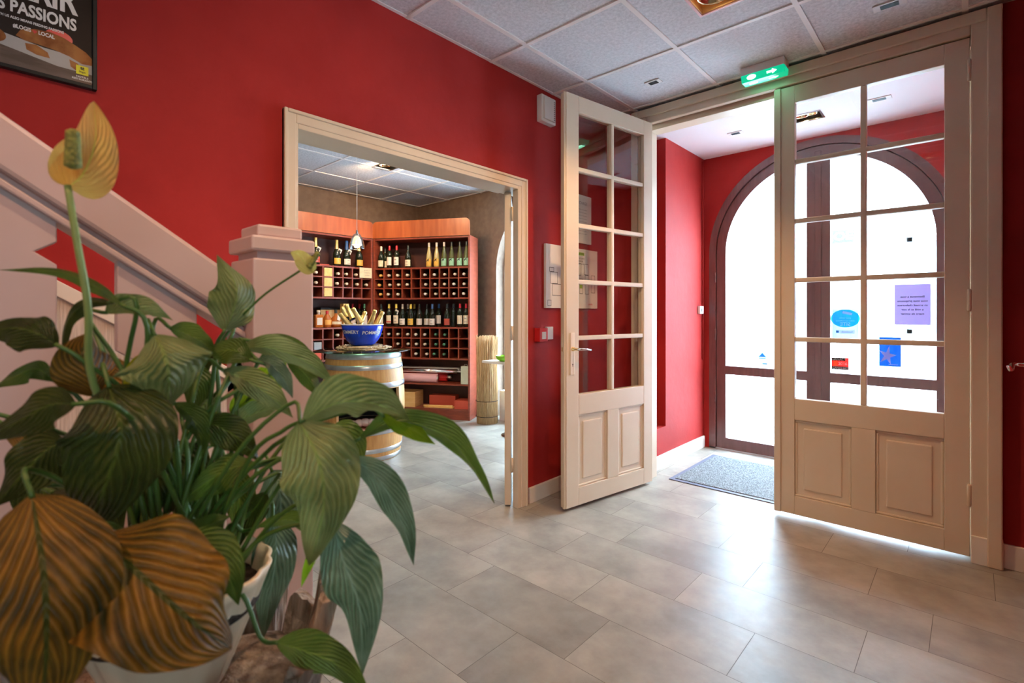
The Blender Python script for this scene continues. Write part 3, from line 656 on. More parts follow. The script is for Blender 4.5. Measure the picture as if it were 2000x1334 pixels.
# exit sign
es_ = thing('exit_sign', 'lit green emergency exit sign fixed above the double doors', 'exit sign', (-.915, 3.25, H))
MB().box(-1.035, -.795, 3.20, 3.30, 2.662, H-.001).build('housing', M['whitep'], es_, bev=.003)
MB().prism([(-1.035, 3.20, 2.662), (-1.035, 3.30, 2.662), (-1.035, 3.285, 2.622), (-1.035, 3.215, 2.622)], (.24, 0, 0)).build('lens', M['exitg'], es_, bev=.003)
q = MB()
for (y_, z_, ey_) in ((3.2065, 2.642, (0, .35, -.94)), (3.25, 2.6205, (0, 1, 0))):
    o_ = (0, y_-.0015, z_); E = Vector(ey_).normalized()
    disc(q, o_, ex, E, -.975, 0, .026, .014, 16)
    poly(q, o_, ex, E, [(-.89, -.006), (-.86, -.006), (-.86, -.014), (-.835, 0), (-.86, .014), (-.86, .006), (-.89, .006)])
q.build('pictogram', M['exitw'], es_)
gl = bpy.data.lights.new('exit_glow', 'AREA'); gl.energy = .22; gl.color = (.25, 1, .6); gl.size = .2; gl.shape = 'RECTANGLE'; gl.size_y = .05
go = bpy.data.objects.new('exit_glow', gl); C.objects.link(go); go.location = (-.915, 3.25, 2.617)
# alarm box
ab = thing('alarm_box', 'white alarm sounder box high on the red wall beside the open glazed door', 'alarm', (-2.1, 2.615, 2.475))
MB().box(-2.10, -2.055, 2.54, 2.69, 2.475, 2.650).build('housing', M['whitep'], ab, bev=.006)
MB().box(-2.057, -2.045, 2.555, 2.675, 2.49, 2.635).build('cover', M['whitep'], ab, bev=.005)
q = MB()
for i in range(10): q.box(-2.0455, -2.0435, 2.655, 2.668, 2.50+.013*i, 2.506+.013*i)
q.build('grille', M['inkgrey'], ab)
cp = thing('fire_call_point', 'square red fire call point on the red wall by the wine room doorway', 'fire alarm', (-2.1, 2.58, 1.02))
MB().box(-2.10, -2.052, 2.515, 2.60, 1.035, 1.125).build('housing', M['redp'], cp, bev=.004)
MB().box(-2.053, -2.049, 2.537, 2.578, 1.053, 1.100).build('glass_plate', M['whitep'], cp, bev=.001)
solo('light_switch', MB().box(-2.10, -2.085, 2.628, 2.700, 1.045, 1.130), M['whitep'], 'cream light switch between the fire call point and the open door', 'switch', bev=.003)
sw = thing('intercom_switch', 'small white switch box on the vestibule wall beside the arched door', 'switch', (-1.81, 4.49, 1.21))
MB().box(-1.81, -1.785, 4.45, 4.53, 1.215, 1.285).build('box', M['whitep'], sw, bev=.004)
MB().box(-1.785, -1.780, 4.475, 4.505, 1.235, 1.265).build('button', M['inkgrey'], sw, bev=.001)
solo('cable_conduit', MB().tube([(-1.803, 4.55, .80), (-1.803, 4.55, 2.60)], .006, 8), M['red'], 'thin red painted cable running up the vestibule corner', 'cable')
# floor mat
fm = thing('door_mat', 'speckled grey door mat with rubber edge behind the open doors', 'door mat', (-.92, 3.93, 0))
MB().box(-1.64, -.20, 3.505, 4.365, 0, .006).build('rubber_edge', M['rubber'], fm, bev=.002)
MB().box(-1.605, -.235, 3.54, 4.33, .004, .011).build('pile', M['mat'], fm, bev=.002)

# evacuation plan and notice on the red wall
XW = -2.0995
EY, EZ = (0, 1, 0), (0, 0, 1)
ep = thing('evacuation_plan', 'wide white evacuation plan board on the red wall behind the open glazed door', 'plan board', (-2.1, 2.92, 1.25))
MB().box(-2.10, -2.080, 2.615, 3.235, 1.255, 1.685).build('board', M['paper'], ep, bev=.002)
o_ = (-2.0792, 0, 0); q = MB()
def rectline(q, y0, y1, z0, z1, w=.003):
    quad(q, o_, EY, EZ, y0, y1, z0, z0+w); quad(q, o_, EY, EZ, y0, y1, z1-w, z1); quad(q, o_, EY, EZ, y0, y0+w, z0, z1); quad(q, o_, EY, EZ, y1-w, y1, z0, z1)
for (y0, y1, z0, z1) in ((2.65, 2.70, 1.50, 1.53), (2.66, 2.74, 1.42, 1.50), (2.68, 2.78, 1.34, 1.42), (2.63, 2.67, 1.27, 1.31), (2.86, 2.92, 1.50, 1.57), (2.84, 2.90, 1.38, 1.44), (2.96, 3.02, 1.49, 1.58), (3.00, 3.04, 1.36, 1.47),
                         (2.93, 2.98, 1.32, 1.39), (3.06, 3.11, 1.50, 1.58), (3.07, 3.12, 1.36, 1.50), (3.15, 3.20, 1.37, 1.50), (3.07, 3.12, 1.43, 1.43+.03), (3.16, 3.19, 1.43, 1.46)): rectline(q, y0, y1, z0, z1)
for i in range(3): put_text(q, ('CONSIGNES DE SECURITE', 'EN CAS D\'INCENDIE', 'GARDER VOTRE CALME')[i], .016, (-2.0792, 2.97, 1.615-.02*i), EY, EZ)
q.build('floor_plans', M['ink'], ep)
q = MB(); quad(q, (-2.0794, 0, 0), EY, EZ, 2.86, 3.06, 1.638, 1.660); quad(q, o_, EY, EZ, 2.86, 2.90, 1.47, 1.495); quad(q, o_, EY, EZ, 3.00, 3.035, 1.40, 1.43); q.build('green_areas', M['inkg'], ep)
q = MB(); put_text(q, 'PLAN D\'EVACUATION', .019, (-2.0790, 2.96, 1.649), EY, EZ, .0004); q.build('heading', M['ink'], ep)
q = MB(); put_text(q, 'SORTIE', .016, (-2.0790, 3.14, 1.285), EY, EZ, .0004); q.build('red_caption', M['redp'], ep)
nb = thing('notice', 'white framed notice above the evacuation plan behind the open glazed door', 'notice', (-2.1, 3.0, 1.72))
MB().box(-2.10, -2.088, 2.86, 3.165, 1.730, 2.080).build('sheet', M['paper'], nb, bev=.001)
q = MB(); put_text(q, 'AFFICHAGE', .03, (-2.0875, 3.03, 2.02), EY, EZ)
for i in range(9): put_text(q, 'reglement interieur de la maison', .013, (-2.0875, 3.02, 1.975-.022*i), EY, EZ)
q.build('printing', M['inkgrey'], nb)

# poster in black frame
pf = thing('framed_poster', 'black framed food poster with white capital lettering high on the red wall', 'poster', (-2.1, .05, 1.94))
PY0, PY1, PZ0, PZ1 = -.135, .296, 1.938, 2.55
f = MB(); w = .012; f.box(-2.10, -2.078, PY0, PY0+w, PZ0, PZ1).box(-2.10, -2.078, PY1-w, PY1, PZ0, PZ1).box(-2.10, -2.078, PY0+w, PY1-w, PZ0, PZ0+w).box(-2.10, -2.078, PY0+w, PY1-w, PZ1-w, PZ1)
f.build('frame', M['black'], pf, bev=.002)
M['posterdark'] = noisy('dark_brown_poster_print', (.022, .014, .012), (.036, .023, .019), 5, .5, spec=.12)
MB().box(-2.10, -2.088, PY0+w, PY1-w, PZ0+w, PZ1-w).build('print', M['posterdark'], pf)
xo = -2.0872; O = (xo, 0, 0)
q = MB(); poly(q, O, EY, EZ, [(PY0+w, 2.03), (-.05, 2.035), (.06, 2.045), (.17, 2.030), (PY1-w, 2.030), (PY1-w, 1.985), (.2, 1.985), (.05, 2.01), (PY0+w, 2.0)])
q.build('plate_picture', noisy('grey_plate_print', (.40, .36, .34), (.50, .46, .43), 8, .5, spec=.12), pf)
q = MB(); poly(q, (xo+.0001, 0, 0), EY, EZ, [(PY0+w, 2.0), (.05, 2.01), (.2, 1.985), (PY1-w, 1.985), (PY1-w, PZ0+w), (PY0+w, PZ0+w)])
q.build('table_picture', noisy('brown_table_print', (.11, .075, .055), (.20, .14, .11), 7, .5, spec=.12, stretch=(1, 1, 6)), pf)
M['fish'] = noisy('grilled_fish_print', (.22, .065, .018), (.42, .17, .05), 22, .5, spec=.12)
q = MB(); O2 = (xo+.0004, .004, -.020)
poly(q, O2, EY, EZ, [(.105, 2.063), (.115, 2.083), (.145, 2.098), (.18, 2.103), (.21, 2.098), (.24, 2.085), (.265, 2.072), (.282, 2.055), (.28, 2.035), (.255, 2.032), (.225, 2.045), (.19, 2.052), (.15, 2.055), (.125, 2.055)])
poly(q, O2, EY, EZ, [(.125, 2.048), (.15, 2.052), (.175, 2.038), (.18, 2.022), (.15, 2.022), (.128, 2.030)]); poly(q, O2, EY, EZ, [(.225, 2.036), (.245, 2.030), (.262, 2.008), (.245, 2.004), (.228, 2.015)])
disc(q, O2, EY, EZ, .055, 2.05, .03, .022)
q.build('dish_picture', M['fish'], pf)
q = MB(); disc(q, (xo+.0003, 0, 0), EY, EZ, .205, 2.075, .032, .022); q.build('tomato_picture', M['redp'], pf)
q = MB(); put_text(q, 'NOURRIR', .112, (xo+.0008, .246, 2.196), EY, EZ, .0035, .62, 'RIGHT'); put_text(q, 'DES PASSIONS', .050, (xo+.0008, .246, 2.126), EY, EZ, .0016, .68, 'RIGHT')
put_text(q, 'VOYAGING WITH US ALSO MEANS FEEDING PASSIONS', .0105, (xo+.0008, .216, 2.093), EY, EZ, .0003, .76, 'RIGHT')
put_text(q, '#LOGIS', .016, (xo+.0008, .142, 2.070), EY, EZ, .0005, .72, 'RIGHT'); put_text(q, 'LOCAL', .016, (xo+.0008, .158, 2.070), EY, EZ, .0005, .72, 'LEFT')
q.build('lettering', M['inkw'], pf)
q = MB(); poly(q, (xo+.0008, 0, 0), EY, EZ, [(.150, 2.063), (.1555, 2.071), (.153, 2.075), (.150, 2.073), (.147, 2.075), (.1445, 2.071)]); q.build('heart', M['redp'], pf)
q = MB(); quad(q, (xo+.0008, 0, 0), EY, EZ, .245, .275, 1.978, 2.006); q.build('yellow_logo', mat('yellow_ink', (.75, .68, .0), .5), pf)
q = MB(); put_text(q, 'tt', .014, (xo+.0012, .26, 1.998), EY, EZ, .0006); put_text(q, 'logis', .009, (xo+.0012, .26, 1.987), EY, EZ); q.build('logo_letters', M['ink'], pf)
q = MB(); put_text(q, 'HOTELS', .0075, (xo+.001, .26, 1.970), EY, EZ, .0002, 1.1); put_text(q, 'RESTAURANTS', .0075, (xo+.001, .26, 1.962), EY, EZ, .0002); q.build('small_print', M['inkw'], pf)

# ------------------------------------------------------------------ staircase
ST = thing('staircase', 'lilac-grey painted staircase with flat cut-out balusters against the red wall', 'staircase', (-1.6, .4, 0))
NX0, NX1, NY0, NY1 = -1.207, -1.08, .4015, .5288
MB().box(NX0, NX1, NY0, NY1, 0, 1.334).build('newel_post', M['lilac'], ST, bev=.004)
nc = MB(); nc.box(NX0+.012, NX1-.012, NY0+.012, NY1-.012, 1.334, 1.349); nc.build('newel_neck', M['lilac'], ST)
MB().box(NX0-.004, NX1+.003, NY0-.004, NY1+.003, 1.349, 1.381).build('newel_cap', M['lilac'], ST, bev=.005)
MB().box(NX0+.018, NX1-.014, NY0+.014, NY1-.018, 1.381, 1.407).build('newel_finial', M['lilac'], ST, bev=.005)
sl = .70; ya, yb = -1.9, NY0
def rz(y, z0=1.534): return z0-(y-.0406)*sl
def rail(name, x0, x1, top, bot, bev=0):
    MB().prism([(x0, ya, rz(ya, top)), (x0, yb, rz(yb, top)), (x0, yb, rz(yb, bot)), (x0, ya, rz(ya, bot))], (x1-x0, 0, 0)).build(name, M['lilac'], ST, bev=bev)
rail('handrail', -1.185, -1.110, 1.534, 1.4430, .008)
rail('rail_groove', -1.170, -1.132, 1.4432, 1.4330)
rail('rail_moulding', -1.178, -1.118, 1.4330, 1.4190, .003)
def baluster(y0, y1, notch_r=True, notch_l=True):
    zb = .25
    zt0, zt1 = rz(y0, 1.421), rz(y1, 1.421); zn = rz(y1, 1.421)-.052
    zf = lambda y: max(.02, rz(y, 1.421)-.98)
    pts = [(y0, zf(y0))]
    if notch_l: pts += [(y0, zn-.045-.02), (y0+.028, zn-.045), (y0, zn-.045+.02)] if zn-.03 < zt0-.02 else []
    pts += [(y0, zt0), (y1, zt1)]
    if notch_r: pts += [(y1, zn+.018), (y1-.028, zn), (y1, zn-.02)]
    pts += [(y1, zf(y1))]
    MB().prism([(-1.158, a, b) for a, b in pts], (.026, 0, 0)).build('baluster', M['lilac'], ST, bev=.002)
baluster(.377, .4010, False, True)
for i in range(9):
    y1 = .315-.2065*i; baluster(y1-.126, y1)
# steps rising towards -Y
nst = 12
for i in range(nst):
    y1 = .62-.243*(i+1)+.0; z1 = .17*(i+1); 
    if z1 > 2.5: break
    MB().box(-2.07, -1.20 if y1 > -.05 else -1.16, y1-.243, y1+.02, max(0, z1-.20), z1).build('step', M['lilac'], ST, bev=.004)
sx0, sx1 = -1.158, -1.128
def nz(y): return max(.0, min(3, .17*((.62-y)/.243)))
MB().prism([(sx0, NY0-.002, 0), (sx0, NY0-.002, nz(NY0)+.02), (sx0, -1.7, nz(-1.7)+.02), (sx0, -1.7, nz(-1.7)-.34), (sx0, .0, .05), (sx0, .05, 0)], (sx1-sx0-.001, 0, 0)).build('stringer', M['lilac'], ST, bev=.002)
wz = lambda y: 1.32-(y-.2)*.634
MB().prism([(-2.098, .86, 0), (-2.098, .86, wz(.86)-.05), (-2.098, -1.6, wz(-1.6)-.05), (-2.098, -1.6, 0)], (.028, 0, 0)).build('wall_panel', M['panelwood'], ST)
MB().prism([(-2.098, .86, wz(.86)-.05), (-2.098, .86, wz(.86)), (-2.098, -1.6, wz(-1.6)), (-2.098, -1.6, wz(-1.6)-.05)], (.042, 0, 0)).build('wall_panel_cap', M['base'], ST, bev=.003)

# ------------------------------------------------------------------ wine cabinets
S0 = Vector((-5.264, 3.31, 0))
def cabinet(origin, ex_, W, label):
    # local x along the front, y into the cabinet
    a = math.atan2(ex_.y, ex_.x); r = thing('wine_cabinet', label, 'wine cabinet', tuple(origin), a, 'cherry wood wine cabinets')
    Dp = .30; T = .022
    MB().box(0, T, .0, Dp, 0, 2.11).build('side_panel', M['cherry'], r, world=False, bev=.001)
    MB().box(W-T, W, .0, Dp, 0, 2.11).build('side_panel', M['cherry'], r, world=False, bev=.001)
    MB().box(T, W-T, Dp-.012, Dp, .10, 2.11).build('back_panel', M['cherry_shade'], r, world=False)
    for z in (2.085, 1.737, 1.383, 1.043, .686, .392, .105): MB().box(T, W-T, .003, Dp-.012, z, z+.018).build('shelf', M['cherry'], r, world=False)
    for zt, zb in ((1.737, 1.401), (1.043, .704)):
        g_ = MB(); h = (zt-zb)
        for i in range(1, 3): g_.box(T, W-T, .004, Dp-.02, zb+h*i/3-.006, zb+h*i/3+.006)
        cw = (W-2*T)/10
        for i in range(1, 10): g_.box(T+cw*i-.007, T+cw*i+.007, .0035, Dp-.02, zb, zt)
        g_.build('bottle_rack', M['cherry'], r, world=False)
        MB().box(T, W-T, Dp-.02, Dp-.0125, zb, zt).build('rack_shade', M['dark'], r, world=False)  # dark sheet added as the shade at the back of the cells
    MB().box(T, W-T, .012, .03, 0, .105).build('plinth', M['cherry'], r, world=False)
    vp = []; rr = .05; zt, zb = 2.305, 2.108
    for k_ in range(7): a_ = PI/2*k_/6; vp.append((W-rr+rr*math.sin(a_), zt-rr+rr*math.cos(a_)))
    vp2 = [(W, zb), (0, zb)]
    for k_ in range(7): a_ = PI/2*k_/6; vp2.append((rr-rr*math.cos(a_), zt-rr+rr*math.sin(a_)))
    MB().prism([(x, -.012, z) for x, z in vp+vp2], (0, .018, 0)).build('valance', M['valance'], r, world=False, bev=.001)
    return r
WR = 1.213
exr = Vector((.879, .477, 0)).normalized()
cabR = cabinet(S0+Vector((.004, 0, 0)), exr, WR, 'angled cherry wood wine cabinet with green and yellow labelled bottles on its upper shelf')
WL = 1.24
cabL = cabinet(Vector((-5.264, 3.31-WL-.004, 0)), Vector((0, 1, 0)), WL, 'cherry wood wine cabinet on the left, half hidden by the newel post')
def inR(x, y, z): return MW[cabR.name] @ Vector((x, y, z))
def inL(x, y, z): return MW[cabL.name] @ Vector((x, y, z))
def px_to_R(px):      # place along the right cabinet front seen at column px
    u = (px-1000)/982; rx, ry = DV[0]+u*RV[0], DV[1]+u*RV[1]; o = MW[cabR.name].translation
    # o + k*exr = s*r
    det = exr.x*(-ry)+rx*exr.y; return (-o.x*(-ry)-rx*o.y)/det
def px_to_L(px):
    u = (px-1000)/982; rx, ry = DV[0]+u*RV[0], DV[1]+u*RV[1]; return -5.264/rx*ry-(3.31-WL-.004)

PROF = {
 'bordeaux': ([(0, .004), (.030, 0), (.037, .006), (.0375, .185), (.034, .205), (.018, .228), (.0145, .240), (.0140, .262)], .262, .302, .0150, (.042, .150, .038)),
 'burgundy': ([(0, .004), (.034, 0), (.041, .006), (.0415, .140), (.036, .175), (.020, .215), (.0150, .235), (.0140, .255)], .255, .298, .0150, (.025, .108, .042)),
 'champagne': ([(0, .004), (.036, 0), (.044, .006), (.0445, .130), (.039, .165), (.024, .200), (.019, .215)], .205, .318, .0195, (.028, .095, .0450)),
 'flute': ([(0, .004), (.030, 0), (.037, .006), (.0375, .120), (.030, .180), (.018, .240), (.0140, .275)], .275, .325, .0145, (.020, .112, .038)),
}
def add_bottle(name, kind, loc, rotz, glassm, capm, labm, label, group, motif=None, axis=None, tag=None, cat='bottle', sc=1.0):
    prof, zc, zt, rc, (l0, l1, lr) = PROF[kind]
    r = thing(name, label, cat, tuple(loc), rotz, group)
    P_ = lambda pr: [(a*sc, b*sc) for a, b in pr]
    MB().lathe(P_(prof), (0, 0, 0), 20, axis).build('body', glassm, r, world=False)
    if kind == 'champagne': cp_ = [(.0255, .190), (.0225, .205), (.0200, .235), (.0175, .275), (.0180, .290), (.0190, .300), (.0165, .312), (0, .315)]
    else: cp_ = [(rc, zc-.02), (rc, zt-.004), (rc-.002, zt), (0, zt)]
    MB().lathe(P_(cp_), (0, 0, 0), 16, axis).build('capsule', capm, r, world=False)
    if labm:
        MB().lathe(P_([(lr, l0), (lr, l1)]), (0, 0, 0), 16, axis, -PI/2-1.15, -PI/2+1.15).build('paper_label', labm, r, world=False)
        if motif == 'horse':
            q = MB(); o_ = (0, -lr*sc-.0006, 0)
            poly(q, o_, (1, 0, 0), (0, 0, 1), [(-.014, .066), (-.010, .066), (-.006, .080), (.006, .080), (.010, .068), (.014, .068), (.010, .086), (.014, .100), (.010, .106), (.004, .096), (-.010, .092), (-.016, .080)]); q.build('motif', M['ink'], r, world=False)
        elif motif == 'lines':
            q = MB(); o_ = (0, -lr*sc-.0006, 0); quad(q, o_, (1, 0, 0), (0, 0, 1), -.016, .016, (l0+.2*(l1-l0))*sc, (l0+.27*(l1-l0))*sc); quad(q, o_, (1, 0, 0), (0, 0, 1), -.013, .013, (l0+.62*(l1-l0))*sc, (l0+.72*(l1-l0))*sc); q.build('printing', M['inkgrey'], r, world=False)
        elif motif == 'band':
            q = MB(); q.lathe([(lr+.0006, l0+.012), (lr+.0006, l0+.022)], (0, 0, 0), 12, None, -PI/2-1.1, -PI/2+1.1); q.build('printing', M['redp'], r, world=False)
    if tag:
        q = MB(); o_ = Vector((.012, -rc-.012, .19)); q.obox(o_+Vector((-.022, 0, -.028)), Vector((.040, 0, -.018)), Vector((0, .001, 0)), Vector((.018, -.006, .045)))
        q.build('neck_tag', M['paper'], r, world=False)
        q = MB(); q.obox(o_+Vector((-.015, -.002, -.022)), Vector((.026, 0, -.012)), Vector((0, .0005, 0)), Vector((.009, -.003, .022))); q.build('tag_print', M['ink'], r, world=False)
    return r
aR = math.atan2(exr.y, exr.x)
G1 = 'bottles on the upper shelf of the right cabinet'
zs1 = 1.7555; zs2 = 1.0615
top_R = [
 (742.6, .07, 'burgundy', 'glassdark', 'capw', 'lab', None, 'dark bottle with cream cap and label, leftmost on the upper shelf of the right cabinet'),
 (752, .17, 'burgundy', 'glassdark', 'capk', 'lab', None, 'dark bottle standing behind the first bottles on the upper right shelf'),
 (760.9, .08, 'bordeaux', 'glassdark', 'capr', 'labw', None, 'red-capped wine bottle with tall white label, left one of the pair on the upper shelf'),
 (774.7, .08, 'bordeaux', 'glassdark', 'capr', 'labw', 'lines', 'red-capped wine bottle with tall white label, right one of the pair on the upper shelf'),
 (797.2, .08, 'burgundy', 'glassdark', 'capk', 'lab', 'lines', 'dark bottle with cream label standing alone on the upper shelf of the right cabinet'),
 (838, .08, 'flute', 'glassclear', 'capw', 'laby', 'horse', 'pale wine bottle with orange-yellow label, left one of the two'),
 (852.8, .08, 'flute', 'glassclear', 'capw', 'laby', 'horse', 'pale wine bottle with orange-yellow label, right one of the two'),
 (867.5, .08, 'flute', 'glassolive', 'capw', 'labg', 'horse', 'olive bottle with mint green label, first of four from the left'),
 (882.2, .08, 'flute', 'glassolive', 'capk', 'labg', 'horse', 'olive bottle with mint green label, second of four from the left'),
 (898, .08, 'flute', 'glassolive', 'capk', 'labg', 'horse', 'olive bottle with mint green label, third of four from the left'),
 (911.5, .08, 'flute', 'glassolive', 'capk', 'labg', 'horse', 'olive bottle with mint green label, last of four by the cabinet side')]
def standR(px, dep, z):
    k_ = px_to_R(px)
    # correct for depth: point on the ray at that depth
    u = (px-1000)/982; rr_ = Vector((DV[0]+u*RV[0], DV[1]+u*RV[1], 0)); n = Vector((-exr.y, exr.x, 0)); o = MW[cabR.name].translation
    s_ = (o.dot(n)+dep)/rr_.dot(n); p = rr_*s_; x = (p-o).dot(exr); x = max(.068, min(WR-.068, x))
    return inR(x, dep, z)
for (px, dep, kd, gm_, cm_, lm_, mo, lab) in top_R:
    add_bottle('wine_bottle', kd, standR(px, dep, zs1), aR, M[gm_], M[cm_], M[lm_], lab, G1, mo, sc=.90)
low_R = [
 (744, .07, 'bordeaux', 'glassdark', 'capk', 'labw', None, 'dark wine bottle just right of the champagne bowl on the middle shelf'),
 (760, .07, 'bordeaux', 'glassdark', 'capy', 'lab', 'band', 'yellow-capped bottle with cream label on the middle shelf of the right cabinet'),
 (774, .07, 'bordeaux', 'glassdark', 'capy', 'lab', 'lines', 'bottle with pale yellow cap and hanging tag on the middle right shelf'),
 (786.5, .09, 'burgundy', 'glassdark', 'capw', 'labw', 'lines', 'white-capped burgundy bottle with white label on the middle right shelf'),
 (797, .20, 'bordeaux', 'glassdark', 'capw', None, None, 'white-capped bottle in the back row behind the yellow-labelled one'),
 (802.5, .07, 'burgundy', 'glassdark', 'capy', 'laby', 'lines', 'yellow-capped bottle with yellow label in the middle of the middle shelf'),
 (809.5, .21, 'bordeaux', 'glassdark', 'capy', None, None, 'yellow-capped bottle in the back row of the middle shelf'),
 (819.5, .08, 'burgundy', 'glassdark', 'capk', 'labw', None, 'dark bottle with plain grey-white label right of the yellow-labelled one'),
 (834, .15, 'burgundy', 'glassdark', 'capk', 'labw', None, 'dark bottle set back, left of the blue-capped bottle'),
 (844.5, .06, 'burgundy', 'glassdark', 'capb', 'labw', 'lines', 'blue-capped bottle with broad white label at the front of the middle shelf'),
 (857, .16, 'bordeaux', 'glassdark', 'capb', 'labw', None, 'dark bottle set back, right of the blue-capped bottle'),
 (873.5, .08, 'burgundy', 'glassdark', 'capk', 'labr', None, 'dark bottle with brownish red label on the middle right shelf'),
 (886, .14, 'bordeaux', 'glassdark', 'capk', None, None, 'plain black bottle without a label on the middle right shelf'),
 (898.5, .07, 'bordeaux', 'glassdark', 'capr', 'lab', None, 'red-capped bottle with cream label, left one of the last two on the middle shelf'),
 (911.5, .07, 'bordeaux', 'glassdark', 'capr', 'lab', 'lines', 'red-capped bottle with cream label, right one of the last two on the middle shelf')]
for i_, (px, dep, kd, gm_, cm_, lm_, mo, lab) in enumerate(low_R):
    add_bottle('wine_bottle', kd, standR(px, dep, zs2), aR, M[gm_], M[cm_], M[lm_] if lm_ else None, lab, 'bottles on the middle shelf of the right cabinet', mo, tag=(i_ in (2,)), sc=.90)
def standL(px, dep, z):
    u = (px-1000)/982; rx, ry = DV[0]+u*RV[0], DV[1]+u*RV[1]; s_ = (-5.264-dep)/rx; return Vector((-5.264-dep, min(3.238, ry*s_), z))
GL = 'champagne bottles on the upper shelf of the left cabinet'
for (px, cm_, lm_, tg, lab) in ((616.5, 'gold', 'labr', True, 'gold-foiled champagne bottle at the far left of the upper shelf, partly behind the newel'),
    (657.7, 'gold', 'laby', True, 'gold-foiled champagne bottle with yellow label and hanging tag on the upper left shelf'),
    (677, 'capb', 'labw', True, 'blue-foiled champagne bottle with oval white label and hanging tag'),
    (701.5, 'gold', 'laby', False, 'champagne bottle with gold neck under the hanging lamp')):
    add_bottle('champagne_bottle', 'champagne', standL(px, .09, zs1), PI/2, M['glassdark'], M[cm_], M[lm_], lab, GL, 'lines', tag=tg, sc=.98)
for (px, cm_, lab) in ((689, 'capr', 'red-capped bottle behind the bowl, left of the three small necks'), (702, 'capr', 'red-capped bottle behind the bowl, middle of the three small necks'), (716, 'capg', 'green-capped bottle behind the bowl nearest the cabinet corner')):
    add_bottle('wine_bottle', 'bordeaux', standL(px, .17 if px != 716 else .07, zs2), PI/2, M['glassdark'], M[cm_], M['labw'], lab, 'bottles on the middle shelf of the left cabinet', sc=.90)
# spirits on the middle left shelf
p = standL(622, .07, zs2); r = thing('spirit_bottle', 'square amber spirit bottle with white label beside the newel post', 'bottle', tuple(p), PI/2)
MB().box(-.045, .045, -.03, .03, 0, .145).build('body', M['glassamber'], r, world=False, bev=.010)
MB().lathe([(.016, .14), (.014, .165), (.020, .168), (.020, .19), (0, .192)], (0, 0, 0), 14).build('stopper', M['capw'], r, world=False)
MB().box(-.03, .03, -.0315, -.0302, .03, .11).build('paper_label', M['labw'], r, world=False)
p = standL(639, .09, zs2); r = thing('spirit_bottle', 'round amber spirit bottle with red neck behind the square one', 'bottle', tuple(p), PI/2)
MB().lathe([(0, 0), (.042, 0), (.046, .01), (.046, .10), (.03, .13), (.014, .15), (.014, .16)], (0, 0, 0), 20).build('body', M['glassamber'], r, world=False)
MB().lathe([(.016, .15), (.016, .185), (0, .187)], (0, 0, 0), 14).build('capsule', M['capr'], r, world=False)
MB().lathe([(.0466, .03), (.0466, .085)], (0, 0, 0), 14, None, -PI/2-1, -PI/2+1).build('paper_label', M['labo'], r, world=False)
p = standL(656, .08, zs2); r = thing('spirit_bottle', 'squat round brown flask with cream band and hanging tag left of the bowl', 'bottle', tuple(p), PI/2)
MB().lathe([(0, 0), (.05, .0), (.062, .03), (.062, .07), (.045, .11), (.016, .135), (.014, .17)], (0, 0, 0), 22).build('body', M['glassamber'], r, world=False)
MB().lathe([(.0625, .035), (.0625, .066)], (0, 0, 0), 16, None, -PI/2-1.2, -PI/2+1.2).build('paper_label', M['lab'], r, world=False)
MB().lathe([(.016, .16), (.016, .20), (0, .202)], (0, 0, 0), 14).build('capsule', M['capk'], r, world=False)
MB().obox(Vector((-.02, -.066, .085)), Vector((.035, 0, -.012)), Vector((0, .001, 0)), Vector((.018, .02, .06))).build('neck_tag', M['paper'], r, world=False)
p = standL(648, .215, zs2); r = thing('gift_box', 'pale wooden gift box with a black lid at the back of the middle left shelf', 'box', tuple(p), PI/2)
MB().box(-.16, .11, -.05, .05, 0, .20).build('body', M['pinebox'], r, world=False, bev=.003); MB().box(-.161, .111, -.051, .051, .20, .225).build('lid', M['black'], r, world=False, bev=.003)
p = standL(673, .09, zs2); solo('gift_box', MB().box(p.x-.04, p.x+.04, p.y-.035, p.y+.035, p.z, p.z+.27), M['goldbox'], 'upright golden gift box just left of the champagne bowl', 'box', bev=.002)
p = standL(611, .06, zs1); solo('price_tag', MB().box(p.x-.02, p.x+.0, p.y+.08, p.y+.19, p.z, p.z+.014), M['redbox'], 'small red card strip lying on the upper left shelf', 'card')
# price card at the rack
cd = thing('price_card', 'cream card leaning on the rack edge at the right end of the left cabinet', 'card', (-5.25, 3.21, 1.62))
MB().box(-5.254, -5.250, 3.125, 3.285, 1.635, 1.755).build('sheet', M['lab'], cd)
q = MB()
for i in range(3): put_text(q, ('grand cru', 'selection', 'maison')[i], .022, (-5.2495, 3.225, 1.725-.028*i), EY, EZ)
q.build('printing', M['inkgrey'], cd)
